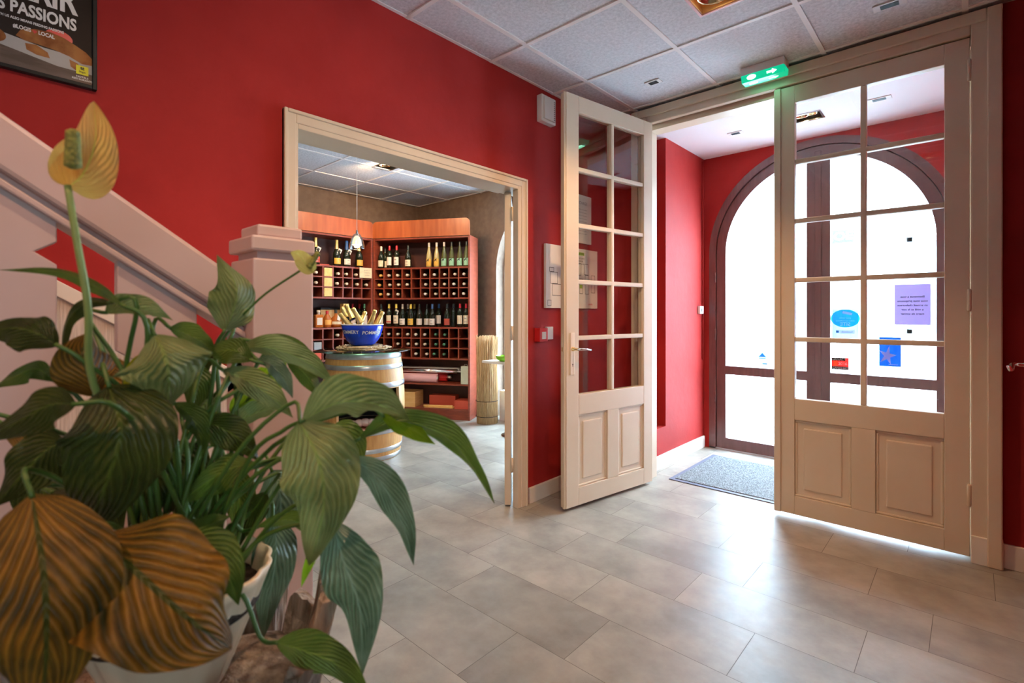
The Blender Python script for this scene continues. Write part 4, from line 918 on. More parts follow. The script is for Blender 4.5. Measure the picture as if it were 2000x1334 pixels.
# lying bottles
proto = None
def lying(cab, W, col, row, rack, capm, label, dx=0):
    global proto
    T = .022; cw = (W-2*T)/10; zt, zb = ((1.737, 1.401), (1.043, .704))[rack]; h = (zt-zb)/3
    x = T+cw*(col+.5)+dx; z = zt-h*(row+1)+.006+.0372
    if proto is None:
        r = thing('lying_bottle', label, 'bottle', (0, 0, 0))
        ax = Vector((0, -1, 0))
        MB().lathe([(0, .004), (.030, 0), (.0365, .006), (.0365, .175), (.018, .215), (.0145, .235), (.0140, .262)], (0, .272, 0), 16, ax).build('body', M['glassdark'], r, world=False)
        MB().lathe([(.0150, .225), (.0158, .264), (.0140, .268), (0, .268)], (0, .272, 0), 16, ax).build('capsule', capm, r, world=False)
        proto = r; c_ = r
    else:
        c_ = proto.copy(); C.objects.link(c_)
        for ch in proto.children:
            d = ch.copy(); C.objects.link(d); d.parent = c_
            if ch.name.startswith('capsule'):
                d.material_slots[0].link = 'OBJECT'; d.material_slots[0].material = capm
        c_['label'] = label
    c_['group'] = 'bottles lying in the pigeonhole racks'
    m_ = MW[cab.name]; c_.location = m_ @ Vector((x, 0, z)); c_.rotation_euler = (0, 0, cab.rotation_euler.z)
ordn = ['first', 'second', 'third', 'fourth', 'fifth', 'sixth', 'seventh', 'eighth', 'ninth', 'tenth']
rnd = random.Random(11); rown = ['top', 'middle', 'bottom']
caps = ['cork', 'cork', 'capw', 'cork']
spec = {('R', 0): [[1,1,1,1,0,1,1,1,1,1], [1,1,1,1,0,1,1,1,1,1], [1,1,1,0,0,1,1,1,1,1]],
        ('R', 1): [[1,1,1,1,1,1,1,1,0,0], [0,0,1,1,1,1,1,1,0,0], [0,0,1,0,1,1,1,1,0,0]],
        ('L', 0): [[0,0,0,0,1,0,1,1,1,0], [0,0,0,0,1,0,1,1,1,1], [0,0,0,0,0,0,0,0,0,0]],
        ('L', 1): [[0,0,0,0,0,0,1,0,0,1], [0]*10, [0]*10]}
for (cb, rk), rows in spec.items():
    for ri, row in enumerate(rows):
        for ci, v in enumerate(row):
            if not v: continue
            cm_ = M[rnd.choice(caps)]
            if cb == 'R' and rk == 1 and ci in (4, 6, 7): cm_ = M['capg'] if ci != 4 else M['capw']
            if cb == 'R' and rk == 0 and ci == 0: cm_ = M['labo']
            lab = 'bottle end in %s row, %s hole from left, %s rack, %s cabinet' % (rown[ri], ordn[ci], ('upper', 'lower')[rk], 'right' if cb == 'R' else 'left')
            lying(cabR if cb == 'R' else cabL, WR if cb == 'R' else WL, ci, ri, rk, cm_, lab, rnd.uniform(-.012, .012))
def in_cell(cab, W, col, row, rack, name, m, label, sx=.088, sz=.088, y0=-.002, y1=.24):
    T = .022; cw = (W-2*T)/10; zt, zb = ((1.737, 1.401), (1.043, .704))[rack]; h = (zt-zb)/3
    x = T+cw*(col+.5); z = zt-h*(row+1)+.0065
    b = MB(); b.box(x-sx/2, x+sx/2, y0, y1, z, z+sz); mm = MW[cab.name]; b.v = [mm @ v for v in b.v]
    return solo(name, b, m, label, 'box', 'boxes pushed into the pigeonholes', .002)
for ri in range(3): in_cell(cabL, WL, 5, ri, 0, 'gold_box', M['goldbox'], 'golden box end in the %s row of the upper left rack' % rown[ri], .095, .094)
in_cell(cabL, WL, 4, 1, 1, 'grey_box', M['shutter'], 'dark grey box end in the lower left rack beside the newel post', .085, .08)
in_cell(cabL, WL, 4, 2, 1, 'red_box', M['redbox'], 'red box end in the lower left rack beside the newel post', .085, .075)
# right cabinet lower shelves
def rb(name, x0, x1, y0, y1, z0, z1, m, label, bev=.002, cat='box'):
    b = MB().box(x0, x1, y0, y1, z0, z1); mm = MW[cabR.name]; b.v = [mm @ v for v in b.v]; return solo(name, b, m, label, cat, None, bev)
def roll(px1, zc, rad, dep, m, label, core=True, x0=.05):
    x1 = px_to_R(px1); mm = MW[cabR.name]
    r = thing('paper_roll', label, 'paper roll', tuple(mm @ Vector((x0, dep, zc-rad))), 0, 'rolls on the lower shelf of the right cabinet')
    b = MB().tube([(x0, dep, zc), (x1, dep, zc)], rad, 20); b.v = [mm @ v for v in b.v]; b.build('roll', m, r)
    b = MB().tube([(x1-.01, dep, zc), (x1+(.005 if not core else .055), dep, zc)], rad*.45, 12); b.v = [mm @ v for v in b.v]; b.build('core', M['steel'] if core else M['cork'], r)
roll(850, .4105+.052, .052, .062, M['pinkpaper'], 'thick pink wrapping roll at the front of the lower shelf', False)
roll(862, .4105+.055, .055, .19, M['redp'], 'red wrapping roll behind the pink one')
roll(888, .4105+.135, .026, .09, M['chrome'], 'silver roll resting on top of the pink and red rolls')
roll(888, .4105+.150, .024, .16, M['paper'], 'white roll on top at the back of the lower shelf')
gb = thing('gift_bag', 'pale green paper gift bag at the right end of the lower shelf', 'gift bag', tuple(inR(px_to_R(906), .06, .4105)))
b = MB().box(px_to_R(899), min(WR-.024, px_to_R(915)), .015, .085, .4105, .615); mm = MW[cabR.name]; b.v = [mm @ v for v in b.v]; b.build('bag', M['sage'], gb, bev=.002)
b = MB().tube([(px_to_R(903), .05, .614), (px_to_R(905), .05, .634), (px_to_R(909), .05, .634), (px_to_R(911), .05, .614)], .002, 6); b.v = [mm @ v for v in b.v]; b.build('handle', M['paper'], gb)
zb_ = .1235
wb = thing('wooden_crate', 'open pine wine crate on the bottom shelf beside the barrel', 'crate', tuple(inR(.35, .1, zb_)))
x1_ = px_to_R(810); x0_ = x1_-.26
b = MB().box(x0_, x1_, .01, .022, zb_, zb_+.175).box(x0_, x1_, .232, .244, zb_, zb_+.175).box(x0_, x0_+.012, .022, .232, zb_, zb_+.175).box(x1_-.012, x1_, .022, .232, zb_, zb_+.175).box(x0_, x1_, .022, .232, zb_, zb_+.01)
b.v = [mm @ v for v in b.v]; b.build('sides', M['pinebox'], wb, bev=.001)
rb('flat_box', px_to_R(829), px_to_R(881), .14, .26, zb_, zb_+.13, M['redbox'], 'long dark red box at the back of the bottom shelf')
rb('red_box', px_to_R(886), min(WR-.024, px_to_R(916)), .02, .22, zb_, zb_+.095, M['redbox'], 'bright red box at the right end of the bottom shelf')
b = MB(); b.tube([(px_to_R(824), .05, zb_+.016), (px_to_R(845), .07, zb_+.014), (px_to_R(880), .06, zb_+.020)], .0135, 10); b.box(px_to_R(826), px_to_R(882), .04, .13, zb_, zb_+.008)
b.v = [mm @ v for v in b.v]; solo('folded_paper_bag', b, M['goldbox'], 'folded brown paper bag in front of the long red box', 'paper bag')

# ------------------------------------------------------------------ barrel
BC = Vector((-3.90, 2.365, 0))
BH = .895
def br(z): q_ = (z/BH-.5)*2; return .345-.036*q_*q_-.004*abs(q_)
barrel = thing('wine_barrel', 'oak wine barrel with steel hoops and a cut-out front in the wine room', 'barrel', tuple(BC))
b = MB(); K = 72; Nz = 36; ti = .026
za, zb2 = .275, .600; aa, ab2 = math.radians(-69), math.radians(27)
def skip(i, j_):
    z = BH*(i+.5)/Nz; a = 2*PI*(j_+.5)/K-PI
    return za < z < zb2 and aa < a < ab2
vo = []; vi = []
for i in range(Nz+1):
    z = BH*i/Nz
    for j_ in range(K):
        a = 2*PI*j_/K-PI; g_ = .0006 if j_ % 3 == 0 else 0
        vo.append(BC+Vector(((br(z)-g_)*math.cos(a), (br(z)-g_)*math.sin(a), z))); vi.append(BC+Vector(((br(z)-ti)*math.cos(a), (br(z)-ti)*math.sin(a), z)))
n = len(vo); fs = []; fe = []
for i in range(Nz):
    for j_ in range(K):
        k2 = (j_+1) % K; A, B, C_, D_ = i*K+j_, i*K+k2, (i+1)*K+k2, (i+1)*K+j_
        if skip(i, j_): continue
        fs += [(A, B, C_, D_)]; fe += [(A+n, D_+n, C_+n, B+n)]
        if i == 0 : fe.append((A, A+n, B+n, B))
        if i == Nz-1: fe.append((D_, C_, C_+n, D_+n))
        if i > 0 and skip(i-1, j_): fe.append((A, A+n, B+n, B))
        if i < Nz-1 and skip(i+1, j_): fe.append((D_, C_, C_+n, D_+n))
        if skip(i, (j_-1) % K): fe.append((A, D_, D_+n, A+n))
        if skip(i, k2): fe.append((B, B+n, C_+n, C_))
b = MB(); b.add(vo+vi, fs, True); b.build('staves', M['oak'], barrel)
b = MB(); b.add(vo+vi, fe, False); b.build('stave_edges', M['oakpale'], barrel)
b = MB(); b.lathe([(0, 0), (br(.85)-ti-.001, 0), (br(.85)-ti-.001, .018), (0, .018)], BC+Vector((0, 0, .855)), 48); b.build('head', M['oak'], barrel)
b = MB(); b.lathe([(0, 0), (.303, 0), (.303, .02), (0, .02)], BC+Vector((0, 0, .25)), 48); b.build('inner_shelf', M['cherry'], barrel)
b = MB(); b.lathe([(.305, .285), (.308, .45), (.303, .84), (0, .84)], BC, 48); b.build('inner_lining', M['dark'], barrel) if False else None
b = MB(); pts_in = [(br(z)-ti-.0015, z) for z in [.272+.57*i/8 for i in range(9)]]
b.lathe(pts_in, BC, 48, None, ab2, 2*PI+aa); b.build('shade_lining', M['dark'], barrel)  # dark sheet added as the shade inside the hollow barrel
for (z0, z1) in ((.842, .893), (.755, .795), (.603, .648), (.226, .268), (.072, .110), (.004, .040)):
    b = MB(); pr = [(br(z0)+.0005, z0), (br(z0)+.0035, z0+.001), (br((z0+z1)/2)+.0035, (z0+z1)/2), (br(z1)+.0035, z1-.001), (br(z1)+.0005, z1)]
    b.lathe(pr, BC, 64); hp = b.build('hoop', M['steel'], barrel)
gt = solo('glass_top', MB().lathe([(0, 0), (.392, 0), (.396, .003), (.396, .007), (.392, .010), (0, .010)], BC+Vector((0, 0, BH+.001)), 64), M['glassedge'], 'round clear glass top with a green edge resting on the barrel', 'glass top')
ZT = BH+.012
# twig mat
b = MB(); rnd = random.Random(2)
bc = at(709, 640, 4.30); MC = Vector((BC.x+.0, BC.y-.005, ZT))
for i in range(95):
    a = rnd.uniform(0, 2*PI); r0 = rnd.uniform(.09, .225); l_ = rnd.uniform(.10, .20); z = ZT+.006+rnd.uniform(0, .030)*(1-abs(r0-.16)/.09*.5)
    d = Vector((-math.sin(a+rnd.uniform(-.5, .5)), math.cos(a+rnd.uniform(-.5, .5)), 0)); c_ = MC+Vector((r0*math.cos(a), r0*math.sin(a), z-ZT))
    b.tube([c_-d*l_/2, c_+Vector((0, 0, rnd.uniform(0, .004))), c_+d*l_/2], rnd.uniform(.004, .008), 6)
twig = solo('twig_mat', b, M['straw'], 'round wreath of straw coloured twigs under the blue bowl', 'wreath')
twig['kind'] = 'stuff'
# bowl
BW = Vector((MC.x+.0, MC.y-.01, ZT+.036)); 
bowl = thing('champagne_bowl', 'glossy blue champagne bowl with white lettering standing on the twig wreath', 'bowl', tuple(BW))
bp = [(0, 0), (.085, 0), (.105, .012), (.135, .045), (.157, .090), (.170, .140), (.176, .180)]
b = MB(); b.lathe(bp+[(.172, .180)]+[(r_-.006, z+.004) for r_, z in bp[::-1][1:-1]]+[(0, .006)], BW, 56); b.build('body', M['blue'], bowl)
b = MB(); b.lathe([(.1765, .176), (.1785, .181), (.175, .185), (.171, .181)], BW, 56); b.build('rim', M['inkw'], bowl)
def bowl_text(s, size, a_c, z_c):
    vs, fs = text_mesh(s, size, .0006, 1.0); out = []
    def rad(z):
        for (r1, z1), (r2, z2) in zip(bp[1:], bp[2:]):
            if z1 <= z <= z2: return r1+(r2-r1)*(z-z1)/(z2-z1)
        return bp[-1][0]
    for v in vs:
        z = z_c+v.y; r_ = rad(z)+.0012; a = a_c+v.x/r_; out.append(BW+Vector((r_*math.cos(a), r_*math.sin(a), z)))
    m_ = MB(); m_.add(out, fs); return m_
va = math.atan2(-BW.y, -BW.x)
bowl_text('POMMERY', .040, va-.74, .118).build('lettering', M['inkw'], bowl); bowl_text('POMMERY', .040, va+.54, .112).build('lettering', M['inkw'], bowl)
# champagne bottles in bowl
bl = [((675.5, 595), (690, 624), 'tallest one, second from the left'), ((688.7, 601), (704, 629), 'long neck leaning left in the middle'), ((714, 608), (704, 631), 'short one leaning right in the centre'), ((733, 605), (724, 632), 'second from the right'), ((748, 608), (736, 632), 'rightmost, leaning outward'), ((668, 600), (679, 624), 'broad neck behind at the left'), ((663, 612), (680, 632), 'leftmost, leaning outward')]
for i, (tpx, bpx, lb) in enumerate(bl):
    dep = (.03, -.03, .05, -.02, .02, .09, -.02)[i]; dc_ = (BW.x*DV[0]+BW.y*DV[1])
    tip = at(*tpx, dc_+dep*1.3); base = at(*bpx, dc_+dep*.5)
    ax = (tip-base).normalized(); Ln = .316; o_ = tip-ax*Ln
    r = thing('champagne_bottle', 'gold-foiled champagne bottle in the blue bowl, '+lb, 'bottle', tuple(o_), 0, 'champagne bottles in the blue bowl')
    MB().lathe([(0, .165), (.026, .166), (.0285, .172), (.0195, .205)], (0, 0, 0), 18, ax).build('body', M['glassdark'], r, world=False)
    MB().lathe([(.0315, .170), (.0265, .190), (.0225, .220), (.0190, .262), (.0170, .285), (.0190, .289), (.0190, .305), (.0160, .313), (0, .316)], (0, 0, 0), 18, ax).build('foil', M['gold'], r, world=False)
# cloth in barrel
b = MB(); o0 = BC+Vector((.185, -.10, .272+.032))
ezs = Vector(RV+(0,)).normalized()
for i, (du, dz, rx_) in enumerate(((-.10, 0, .036), (-.05, .006, .042), (0, .012, .044), (.05, .014, .040), (.09, .010, .032))):
    b.ell(o0+ezs*du+Vector((0, 0, dz-.002)), rx_*1.15, rx_*1.0, rx_*.75, 14, 9, .06, i+3)
solo('folded_cloth', b, M['cloth'], 'crumpled pale pink cloth lying inside the open barrel', 'cloth')

# pendant lamp
pl = thing('pendant_lamp', 'clear glass pendant lamp hanging on a thin cord above the barrel', 'pendant lamp', (-4.12, 2.425, HW))
MB().box(-4.145, -4.095, 2.40, 2.45, HW-.028, HW-.004).build('ceiling_mount', M['steel'], pl, bev=.004)
MB().tube([(-4.12, 2.425, HW-.02), (-4.12, 2.425, 1.965)], .0022, 6).build('cord', M['whitep'], pl)
MB().lathe([(.009, 1.975), (.012, 1.94), (.012, 1.925)], (-4.12, 2.425, 0), 14).build('socket', M['chrome'], pl)
MB().lathe([(.012, 1.945), (.030, 1.935), (.050, 1.900), (.063, 1.855), (.069, 1.808), (.071, 1.806), (.069, 1.804)], (-4.12, 2.425, 0), 32).build('lamp_shade', M['shade'], pl)
MB().lathe([(.010, 1.925), (.025, 1.912), (.036, 1.885), (.042, 1.848), (.043, 1.84)], (-4.12, 2.425, 0), 24).build('inner_shade', mat('frosted_lamp_glass', (.9, .85, .75), .4, emis=(1, .78, .5), es=1.5), pl)
pt = bpy.data.lights.new('pendant_bulb', 'POINT'); pt.energy = 1.5; pt.color = WARM; pt.shadow_soft_size = .03; po = bpy.data.objects.new('pendant_bulb', pt); C.objects.link(po); po.location = (-4.12, 2.425, 1.80)
# speaker disc
sk = thing('ceiling_speaker', 'round white speaker set in the wine room ceiling', 'speaker', (-3.72, 2.66, HW))
sc_ = at(854, 337, 982*(HW-1.22)/(612-337))
MB().lathe([(0, 0), (.085, 0), (.098, -.003), (.105, .0), (.105, .004)], (sc_.x, sc_.y, HW-.005), 36).build('rim', M['whitep'], sk)
MB().lathe([(0, -.0005), (.075, -.0005), (.075, .001)], (sc_.x, sc_.y, HW-.0065), 30).build('grille', M['bar'], sk)

# reed screen roll by the window
rc_ = at(951, 822, 5.60); rc_.z = 0
b = MB(); rnd = random.Random(9)
for i in range(420):
    th = i*.095; rad = .030+.0024*th/1.0*.95
    if rad > .118: break
    p0 = rc_+Vector((rad*math.cos(th), rad*math.sin(th), .004)); h = .94+rnd.uniform(-.05, .035)
    b.tube([p0, p0+Vector((rnd.uniform(-.004, .004), rnd.uniform(-.004, .004), h*.5)), p0+Vector((rnd.uniform(-.012, .012), rnd.uniform(-.012, .012), h))], .0034, 5)
rs = thing('reed_screen', 'rolled-up reed screen standing upright beside the right wine cabinet', 'reed screen', tuple(rc_))
b.build('reeds', M['reed'], rs)
for z in (.08, .25): MB().lathe([(.122, z), (.125, z+.003), (.122, z+.006)], rc_, 32).build('wire', M['black'], rs)
# pedestal table at the doorway edge
tp = at(941, 705, 5.25); tz = .715
pt_ = thing('pedestal_table', 'pale pedestal table by the bright arch, half hidden by the door frame', 'table', (tp.x, tp.y, 0))
tc_ = Vector((tp.x+RV[0]*.05, tp.y+RV[1]*.05, 0))
tl = at(941, 705, 5.25); fx = tl.x; fy = tl.y
MB().box(fx, fx+.75, fy, fy+.17, tz-.012, tz+.012).build('tabletop', M['offcloth'], pt_, bev=.003)
MB().lathe([(.02, .02), (.02, tz-.012)], (fx+.42, fy+.085, 0), 18).build('pole', M['chrome'], pt_)
MB().lathe([(0, 0), (.16, 0), (.16, .008), (.03, .022), (.02, .03)], (fx+.42, fy+.085, 0), 32).build('base', M['chrome'], pt_)
dc = Vector((fx+.235, fy+.085, tz+.0125))
solo('green_dish', MB().lathe([(0, 0), (.035, 0), (.075, .028), (.085, .06), (.080, .06), (.068, .034), (0, .008)], dc, 28), M['green'], 'lime green dish on the pale table by the door frame', 'dish')
wbx = at(990, 800, 5.75)
solo('white_box', MB().box(wbx.x-.06, wbx.x+.25, wbx.y-.06, wbx.y+.2, 0, .34), M['paper'], 'white cardboard box on the floor beside the reed screen', 'box', bev=.004)

# ------------------------------------------------------------------ peace lily in the foreground
PC = at(338, 1120, .66)
plant = thing('peace_lily', 'leafy peace lily with yellow spathe in a cream pot in front of the stairs', 'potted plant', (PC.x, PC.y, PC.z-.15))
stand = thing('driftwood_stand', 'rough driftwood log stand holding the cream plant pot', 'plant stand', (PC.x, PC.y, 0))
pr = [(0, -.150), (.055, -.150), (.060, -.145), (.078, -.10), (.098, -.05), (.112, -.012), (.117, 0), (.112, .003), (.106, -.012), (.092, -.05), (.088, -.055), (0, -.055)]
b = MB(); k = 96; vs = []; fs = []
for (r_, z) in pr:
    for j_ in range(k):
        a = 2*PI*j_/k; w = 1+(.035*abs(math.sin(a*8))-.015)*(1 if r_ > .05 else 0); vs.append(PC+Vector((max(r_, 1e-5)*w*math.cos(a), max(r_, 1e-5)*w*math.sin(a), z)))
for i in range(len(pr)-1):
    for j_ in range(k): fs.append((i*k+j_, i*k+(j_+1) % k, (i+1)*k+(j_+1) % k, (i+1)*k+j_))
b.add(vs, fs, True); b.build('pot', M['cream'], plant)
MB().lathe([(0, -.020), (.06, -.022), (.102, -.030), (.104, -.045), (0, -.045)], PC, 40).build('soil', M['soil'], plant)
# driftwood: gnarled log with broken bark slabs round the pot
b = MB(); rnd = random.Random(21); k = 40; vs = []; fs = []; zz = [0, .12, .3, .48, .60, PC.z-.17, PC.z-.155, PC.z-.152]
rr_ = [.155, .14, .125, .135, .15, .155, .12, .0]
for i, (z, r_) in enumerate(zip(zz, rr_)):
    for j_ in range(k):
        a = 2*PI*j_/k; w = 1+.10*math.sin(a*3+z*5)+.05*math.sin(a*7+1+z*9); vs.append(Vector((PC.x+r_*w*math.cos(a), PC.y+r_*w*math.sin(a), z)))
for i in range(len(zz)-1):
    for j_ in range(k): fs.append((i*k+j_, i*k+(j_+1) % k, (i+1)*k+(j_+1) % k, (i+1)*k+j_))
b.add(vs, fs, True); b.build('log', M['drift'], stand)
for i in range(13):
    a0 = 2*PI*i/13+rnd.uniform(-.1, .1); a1 = a0+rnd.uniform(.30, .46); top = PC.z-.06-rnd.uniform(0, .06); bot = PC.z-.30
    b = MB(); vs = []; n_ = 6; mz = 7
    for side, off in ((0, .0), (1, .024)):
        for q_ in range(mz+1):
            z = bot+(top-bot)*q_/mz; R_ = .128+.055*(q_/mz)*rnd.uniform(.85, 1.1)+off
            for p_ in range(n_+1):
                a = a0+(a1-a0)*p_/n_; jz = rnd.uniform(-.010, .016) if q_ == mz else 0; jr = rnd.uniform(-.004, .004)
                vs.append(PC+Vector(((R_+jr)*math.cos(a), (R_+jr)*math.sin(a), z+jz-PC.z)))
    m_ = (mz+1)*(n_+1); fs = []
    for q_ in range(mz):
        for p_ in range(n_):
            A = q_*(n_+1)+p_; B = A+1; C2 = B+n_+1; D2 = A+n_+1; fs += [(A, B, C2, D2), (A+m_, D2+m_, C2+m_, B+m_)]
    for p_ in range(n_): A = mz*(n_+1)+p_; fs += [(A, A+1, A+1+m_, A+m_)]; fs += [(p_, p_+m_, p_+1+m_, p_+1)]
    for q_ in range(mz): A = q_*(n_+1); D2 = A+n_+1; fs += [(A, D2, D2+m_, A+m_)]; A += n_; D2 += n_; fs += [(A, A+m_, D2+m_, D2)]
    b.add(vs, fs); b.build('bark_slab', M['drift'], stand)

def cat(pts, n):
    P_ = [pts[0]*2-pts[1]]+pts+[pts[-1]*2-pts[-2]]; out = []; segs = len(pts)-1
    for i in range(n+1):
        g_ = i/n*segs; k_ = min(int(g_), segs-1); t = g_-k_; a, b_, c_, d = P_[k_:k_+4]
        out.append(.5*((2*b_)+(c_-a)*t+(2*a-5*b_+4*c_-d)*t*t+(3*b_-a-3*c_+d)*t*t*t))
    return out
CAM = Vector((0, 0, CAMH)); lrnd = random.Random(4)
def leaf(pts, wpx, m, roll=0, fold=.25, wave=.04, name='leaf', root=None, prof=None, stem=True, stem_m=None, label=None, stem_r=.0026, up=None):
    P_ = [at(*p) if not isinstance(p, Vector) else p for p in pts]
    tm = sum(p[2] for p in pts)/len(pts) if not isinstance(pts[0], Vector) else .7
    W = wpx*tm/982/2; n = 26; c_ = cat(P_, n); K_ = 10; vs = []; uv = []; ph = lrnd.uniform(0, 6); S0_ = None
    for i, p in enumerate(c_):
        s_ = i/n; T_ = (c_[min(i+1, n)]-c_[max(i-1, 0)]).normalized(); V_ = (up or (CAM-p)).normalized()
        S_ = T_.cross(V_)
        if S_.length < .05 and S0_ is not None: S_ = S0_
        S_.normalize()
        if S0_ is not None: S_ = (S_*.5+S0_*.5).normalized()
        S0_ = S_
        S_ = Matrix.Rotation(roll*(.6+.8*s_), 3, T_) @ S_; N_ = S_.cross(T_).normalized()
        if N_.dot(V_) < 0: N_ = -N_
        w = W*(prof(s_) if prof else (math.sin(PI*min(1, s_**.86))**1.0*(1-.12*s_)*1.06+.010))
        for j_ in range(K_+1):
            u = -1+2*j_/K_
            d = -fold*abs(u)*w*(1-.35*abs(u))+wave*w*2*math.sin(s_*15+ph+(2 if u > 0 else 0))*abs(u)**2
            vs.append(p+S_*u*w+N_*d); uv.append((j_/K_, s_))
    fs = [(i*(K_+1)+j_, i*(K_+1)+j_+1, (i+1)*(K_+1)+j_+1, (i+1)*(K_+1)+j_) for i in range(n) for j_ in range(K_)]
    b = MB(); b.add(vs, fs, True); o = b.build(name, m, plant, label=label)
    ul = o.data.uv_layers.new(name='UVMap')
    for lp in o.data.loops: ul.data[lp.index].uv = uv[lp.vertex_index]
    if stem:
        r0 = root or (PC+Vector((lrnd.uniform(-.055, .055), lrnd.uniform(-.055, .055), -.03)))
        e = c_[0]; d0 = (c_[1]-c_[0]).normalized(); mid = (r0+e)/2+Vector((0, 0, .03+.10*(e-r0).length)); mid += (e-r0)*.02
        pre = e-d0*min(.03, (e-r0).length*.2)
        tb = MB(); tb.tube(cat([r0, mid, pre, e+d0*.004], 14), [stem_r*1.25-(stem_r*.35)*q_/14 for q_ in range(15)], 7); tb.build('leaf_stalk', stem_m or M['stem'], plant)
    return o
D_, Mm, L_, B_, Y_, O_, S_g = (M['leafd'], M['leafm'], M['leafl'], M['leafb'], M['leafy'], M['leafo'], M['leafs'])
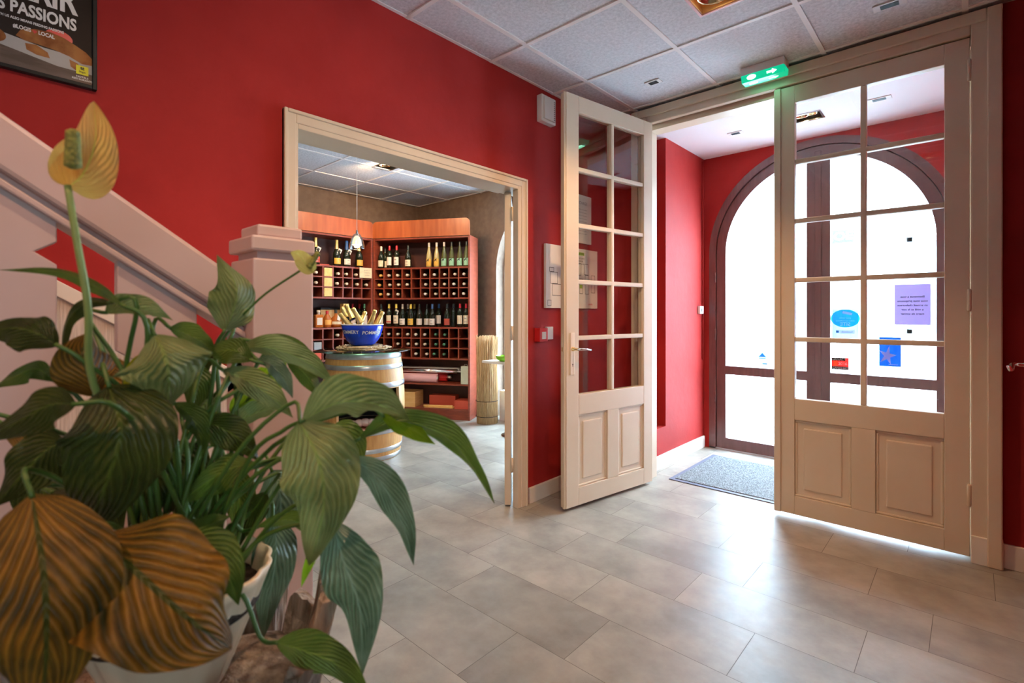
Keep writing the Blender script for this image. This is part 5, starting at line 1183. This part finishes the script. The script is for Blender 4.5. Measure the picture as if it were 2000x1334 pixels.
leaves = [
 # pts, width px, material, roll, fold
 ([(62, 965, .47), (85, 1120, .43), (90, 1260, .42), (80, 1410, .44)], 235, O_, .25, .22),
 ([(186, 1048, .50), (270, 1120, .47), (370, 1210, .46), (452, 1268, .48)], 250, O_, -.2, .15),
 ([(212, 752, .56), (235, 840, .53), (205, 950, .53), (160, 1045, .56)], 185, D_, .1, .2),
 ([(585, 822, .62), (622, 900, .59), (632, 990, .59), (604, 1105, .61)], 150, L_, -.1, .3),
 ([(648, 1015, .64), (672, 1100, .62), (702, 1190, .62), (708, 1318, .64)], 112, S_g, .35, .4),
 ([(684, 892, .64), (738, 935, .64), (785, 1020, .65), (808, 1104, .67)], 62, S_g, .5, .5),
 ([(590, 822, .62), (660, 788, .61), (735, 790, .62), (800, 822, .66)], 100, L_, .65, .5),
 ([(700, 858, .66), (775, 822, .66), (870, 852, .67), (925, 915, .69), (966, 984, .72)], 54, Mm, .7, .55),
 ([(745, 812, .655), (775, 822, .66), (815, 845, .66), (850, 868, .67)], 40, B_, -.3, .2),
 ([(468, 678, .70), (530, 680, .70), (600, 708, .71), (658, 756, .73)], 52, L_, .5, .4),
 ([(500, 668, .72), (545, 664, .73), (590, 682, .75), (612, 702, .76)], 26, Mm, .3, .3),
 ([(560, 706, .73), (590, 725, .74), (612, 752, .74), (626, 780, .75)], 34, Mm, 0, .3),
 ([(438, 648, .72), (455, 610, .72), (462, 560, .72), (424, 498, .72)], 92, L_, .4, .45),
 ([(300, 652, .60), (320, 690, .57), (330, 740, .57), (326, 800, .59)], 165, L_, .0, .45),
 ([(492, 705, .68), (460, 685, .67), (430, 685, .67), (408, 690, .67)], 58, Mm, .4, .2),
 ([(114, 676, .55), (70, 650, .54), (20, 640, .54), (-50, 655, .55)], 80, D_, .35, .3),
 ([(240, 598, .58), (190, 562, .57), (110, 530, .57), (-5, 527, .58)], 24, Mm, .5, .5),
 ([(218, 592, .60), (170, 592, .60), (130, 632, .60), (122, 706, .61)], 34, D_, .6, .4),
 ([(185, 775, .60), (172, 735, .59), (160, 690, .59), (178, 648, .60)], 100, O_, .2, .3),
 ([(205, 612, .62), (245, 602, .61), (290, 606, .61), (338, 626, .62)], 60, L_, .9, .4),
 ([(248, 768, .62), (262, 735, .61), (276, 705, .61), (284, 684, .62)], 36, Y_, .2, .2),
 ([(432, 722, .68), (480, 742, .67), (530, 775, .67), (572, 816, .68)], 56, L_, .4, .4),
 ([(500, 702, .69), (530, 712, .68), (556, 745, .68), (572, 778, .68)], 36, S_g, .5, .4),
 ([(490, 776, .74), (515, 752, .74), (535, 735, .74), (560, 706, .74)], 62, B_, .2, .25),
 ([(458, 822, .74), (470, 795, .74), (490, 775, .74), (515, 768, .74)], 42, B_, .3, .25),
 ([(440, 830, .73), (480, 815, .72), (520, 800, .72), (560, 792, .72)], 46, L_, .5, .4),
 ([(500, 905, .66), (450, 915, .64), (400, 945, .64), (342, 988, .66)], 68, Mm, .4, .3),
 ([(388, 818, .66), (430, 835, .65), (470, 860, .65), (505, 900, .66)], 66, D_, .2, .3),
 ([(338, 786, .64), (372, 812, .63), (390, 850, .63), (396, 896, .64)], 46, Mm, .4, .5),
 ([(530, 918, .80), (545, 950, .79), (548, 1000, .79), (538, 1050, .80)], 92, S_g, .1, .35),
 ([(532, 1010, .76), (540, 1070, .75), (530, 1150, .75), (514, 1248, .77)], 84, S_g, -.1, .35),
 ([(348, 1068, .58), (395, 1075, .56), (440, 1115, .56), (466, 1182, .57)], 92, Mm, .3, .3),
 ([(538, 1254, .62), (590, 1270, .61), (660, 1300, .61), (730, 1370, .62)], 74, Mm, .3, .3),
 ([(622, 1060, .66), (610, 1085, .66), (598, 1115, .66), (588, 1148, .66)], 20, B_, .2, .2),
 ([(500, 1030, .68), (560, 1015, .67), (600, 1030, .66), (622, 1066, .66)], 34, Mm, .6, .4),
 ([(362, 1056, .62), (390, 1035, .61), (420, 1020, .61), (452, 1008, .62)], 44, Mm, .4, .3),
 ([(150, 790, .50), (100, 790, .49), (40, 820, .49), (-40, 865, .50)], 85, D_, .3, .3),
 ([(108, 745, .58), (70, 720, .57), (30, 735, .57), (-20, 760, .58)], 44, Mm, .5, .4),
 ([(130, 860, .56), (90, 880, .55), (40, 930, .54), (-10, 990, .54)], 110, D_, .2, .3),
 ([(640, 838, .72), (672, 850, .72), (688, 890, .72), (684, 935, .73)], 66, Mm, .3, .3),
 ([(330, 640, .66), (360, 650, .65), (395, 668, .65), (420, 690, .66)], 46, Mm, .6, .3),
 ([(420, 770, .74), (400, 790, .73), (380, 820, .73), (365, 850, .74)], 70, L_, .3, .4),
 ([(330, 870, .70), (345, 900, .69), (340, 950, .69), (320, 1010, .70)], 110, D_, .2, .3),
 ([(240, 900, .64), (270, 930, .63), (290, 970, .63), (300, 1020, .64)], 90, D_, .5, .3),
 ([(400, 905, .72), (420, 940, .71), (425, 980, .71), (410, 1040, .72)], 56, D_, .3, .3),
 ([(100, 960, .62), (130, 980, .60), (170, 1010, .60), (210, 1060, .60)], 80, D_, .1, .3),
 ([(200, 690, .66), (215, 730, .65), (240, 770, .65), (280, 810, .66)], 80, O_, .3, .3),
 ([(360, 700, .72), (375, 735, .71), (380, 770, .71), (372, 810, .72)], 60, Mm, .3, .3),
 ([(520, 960, .74), (500, 990, .73), (470, 1030, .73), (455, 1090, .74)], 52, D_, .3, .3),
 ([(470, 880, .70), (440, 860, .69), (415, 850, .69), (380, 850, .70)], 40, Mm, .3, .3),
 ([(160, 1120, .60), (200, 1150, .58), (235, 1200, .58), (240, 1280, .58)], 60, D_, .3, .3),
 ([(10, 830, .60), (40, 850, .60), (90, 870, .60), (150, 880, .61)], 60, O_, .3, .3),
 ([(430, 580+90, .76), (400, 700, .76), (380, 720, .76), (350, 735, .77)], 40, D_, .5, .3),
]
rnd_base = lambda s_: math.sin(PI*min(1, s_**.74))**.8*(1-.16*s_)*1.08+.012
for i_, (pts, w, m, ro, fo) in enumerate(leaves): leaf(pts, w*.98, m, ro+lrnd.uniform(-.15, .15), fo+(.16 if i_ > 2 else .04), lrnd.uniform(.05, .11), prof=rnd_base if i_ < 4 else None)
for (pts, w, m) in (([(300, 860, .78), (330, 900, .78), (350, 950, .78), (360, 1010, .78)], 90, D_), ([(250, 830, .74), (235, 880, .74), (240, 930, .74), (260, 990, .74)], 90, D_), ([(180, 880, .70), (190, 930, .70), (210, 980, .70), (240, 1040, .70)], 90, D_),
                    ([(440, 900, .80), (460, 950, .80), (470, 1000, .80), (468, 1070, .80)], 60, Mm), ([(60, 900, .72), (80, 950, .72), (110, 1000, .72), (150, 1060, .71)], 100, D_), ([(290, 780, .74), (300, 820, .74), (310, 860, .74), (330, 905, .74)], 70, D_)):
    leaf(pts, w, m, .2, .3)
# flowers
fr_root = PC+Vector((-.02, .0, -.03))
def stalk(pts, r, m):
    c_ = cat([fr_root]+[at(*p) for p in pts], 26); tb = MB(); tb.tube(c_, [r*1.2-(r*.3)*i/26 for i in range(27)], 8); tb.build('flower_stalk', m, plant)
stalk([(250, 900, .62), (180, 740, .57), (172, 600, .55), (150, 470, .54), (132, 362, .54)], .0036, M['stemp'])
sp1 = lambda s_: (math.sin(PI*min(1, s_**.62))**.75)*1.05+.01
leaf([(136, 360, .555), (118, 335, .545), (122, 295, .535), (146, 262, .540)], 34, M['spathe'], -.5, -.3, .02, 'spathe', None, sp1, False, label='small folded side of the yellow spathe')
leaf([(133, 366, .550), (163, 338, .545), (186, 275, .545), (183, 198, .560)], 88, M['spathe'], .25, -.45, .02, 'spathe', None, sp1, False, label='large yellow spathe')
def spadix(a_, b_, r):
    A = at(*a_); Bp = at(*b_); n = 16; tb = MB(); tb.tube([A.lerp(Bp, i/n) for i in range(n+1)], [r*(.35 if i == 0 else 1-.25*i/n) if i < n else r*.3 for i in range(n+1)], 14); return tb.build('spadix', M['spadix'], plant)
stalk2 = None
spadix((143, 330, .525), (142, 252, .522), .0078)
stalk([(400, 900, .70), (425, 690, .73), (500, 590, .74), (596, 522, .75)], .0018, M['stem'])
leaf([(612, 533, .75), (596, 515, .745), (585, 500, .745), (568, 492, .75)], 34, M['spathe2'], .3, -.4, .02, 'spathe', None, sp1, False, label='small lime yellow spathe')
spadix((602, 524, .748), (622, 492, .752), .0048)
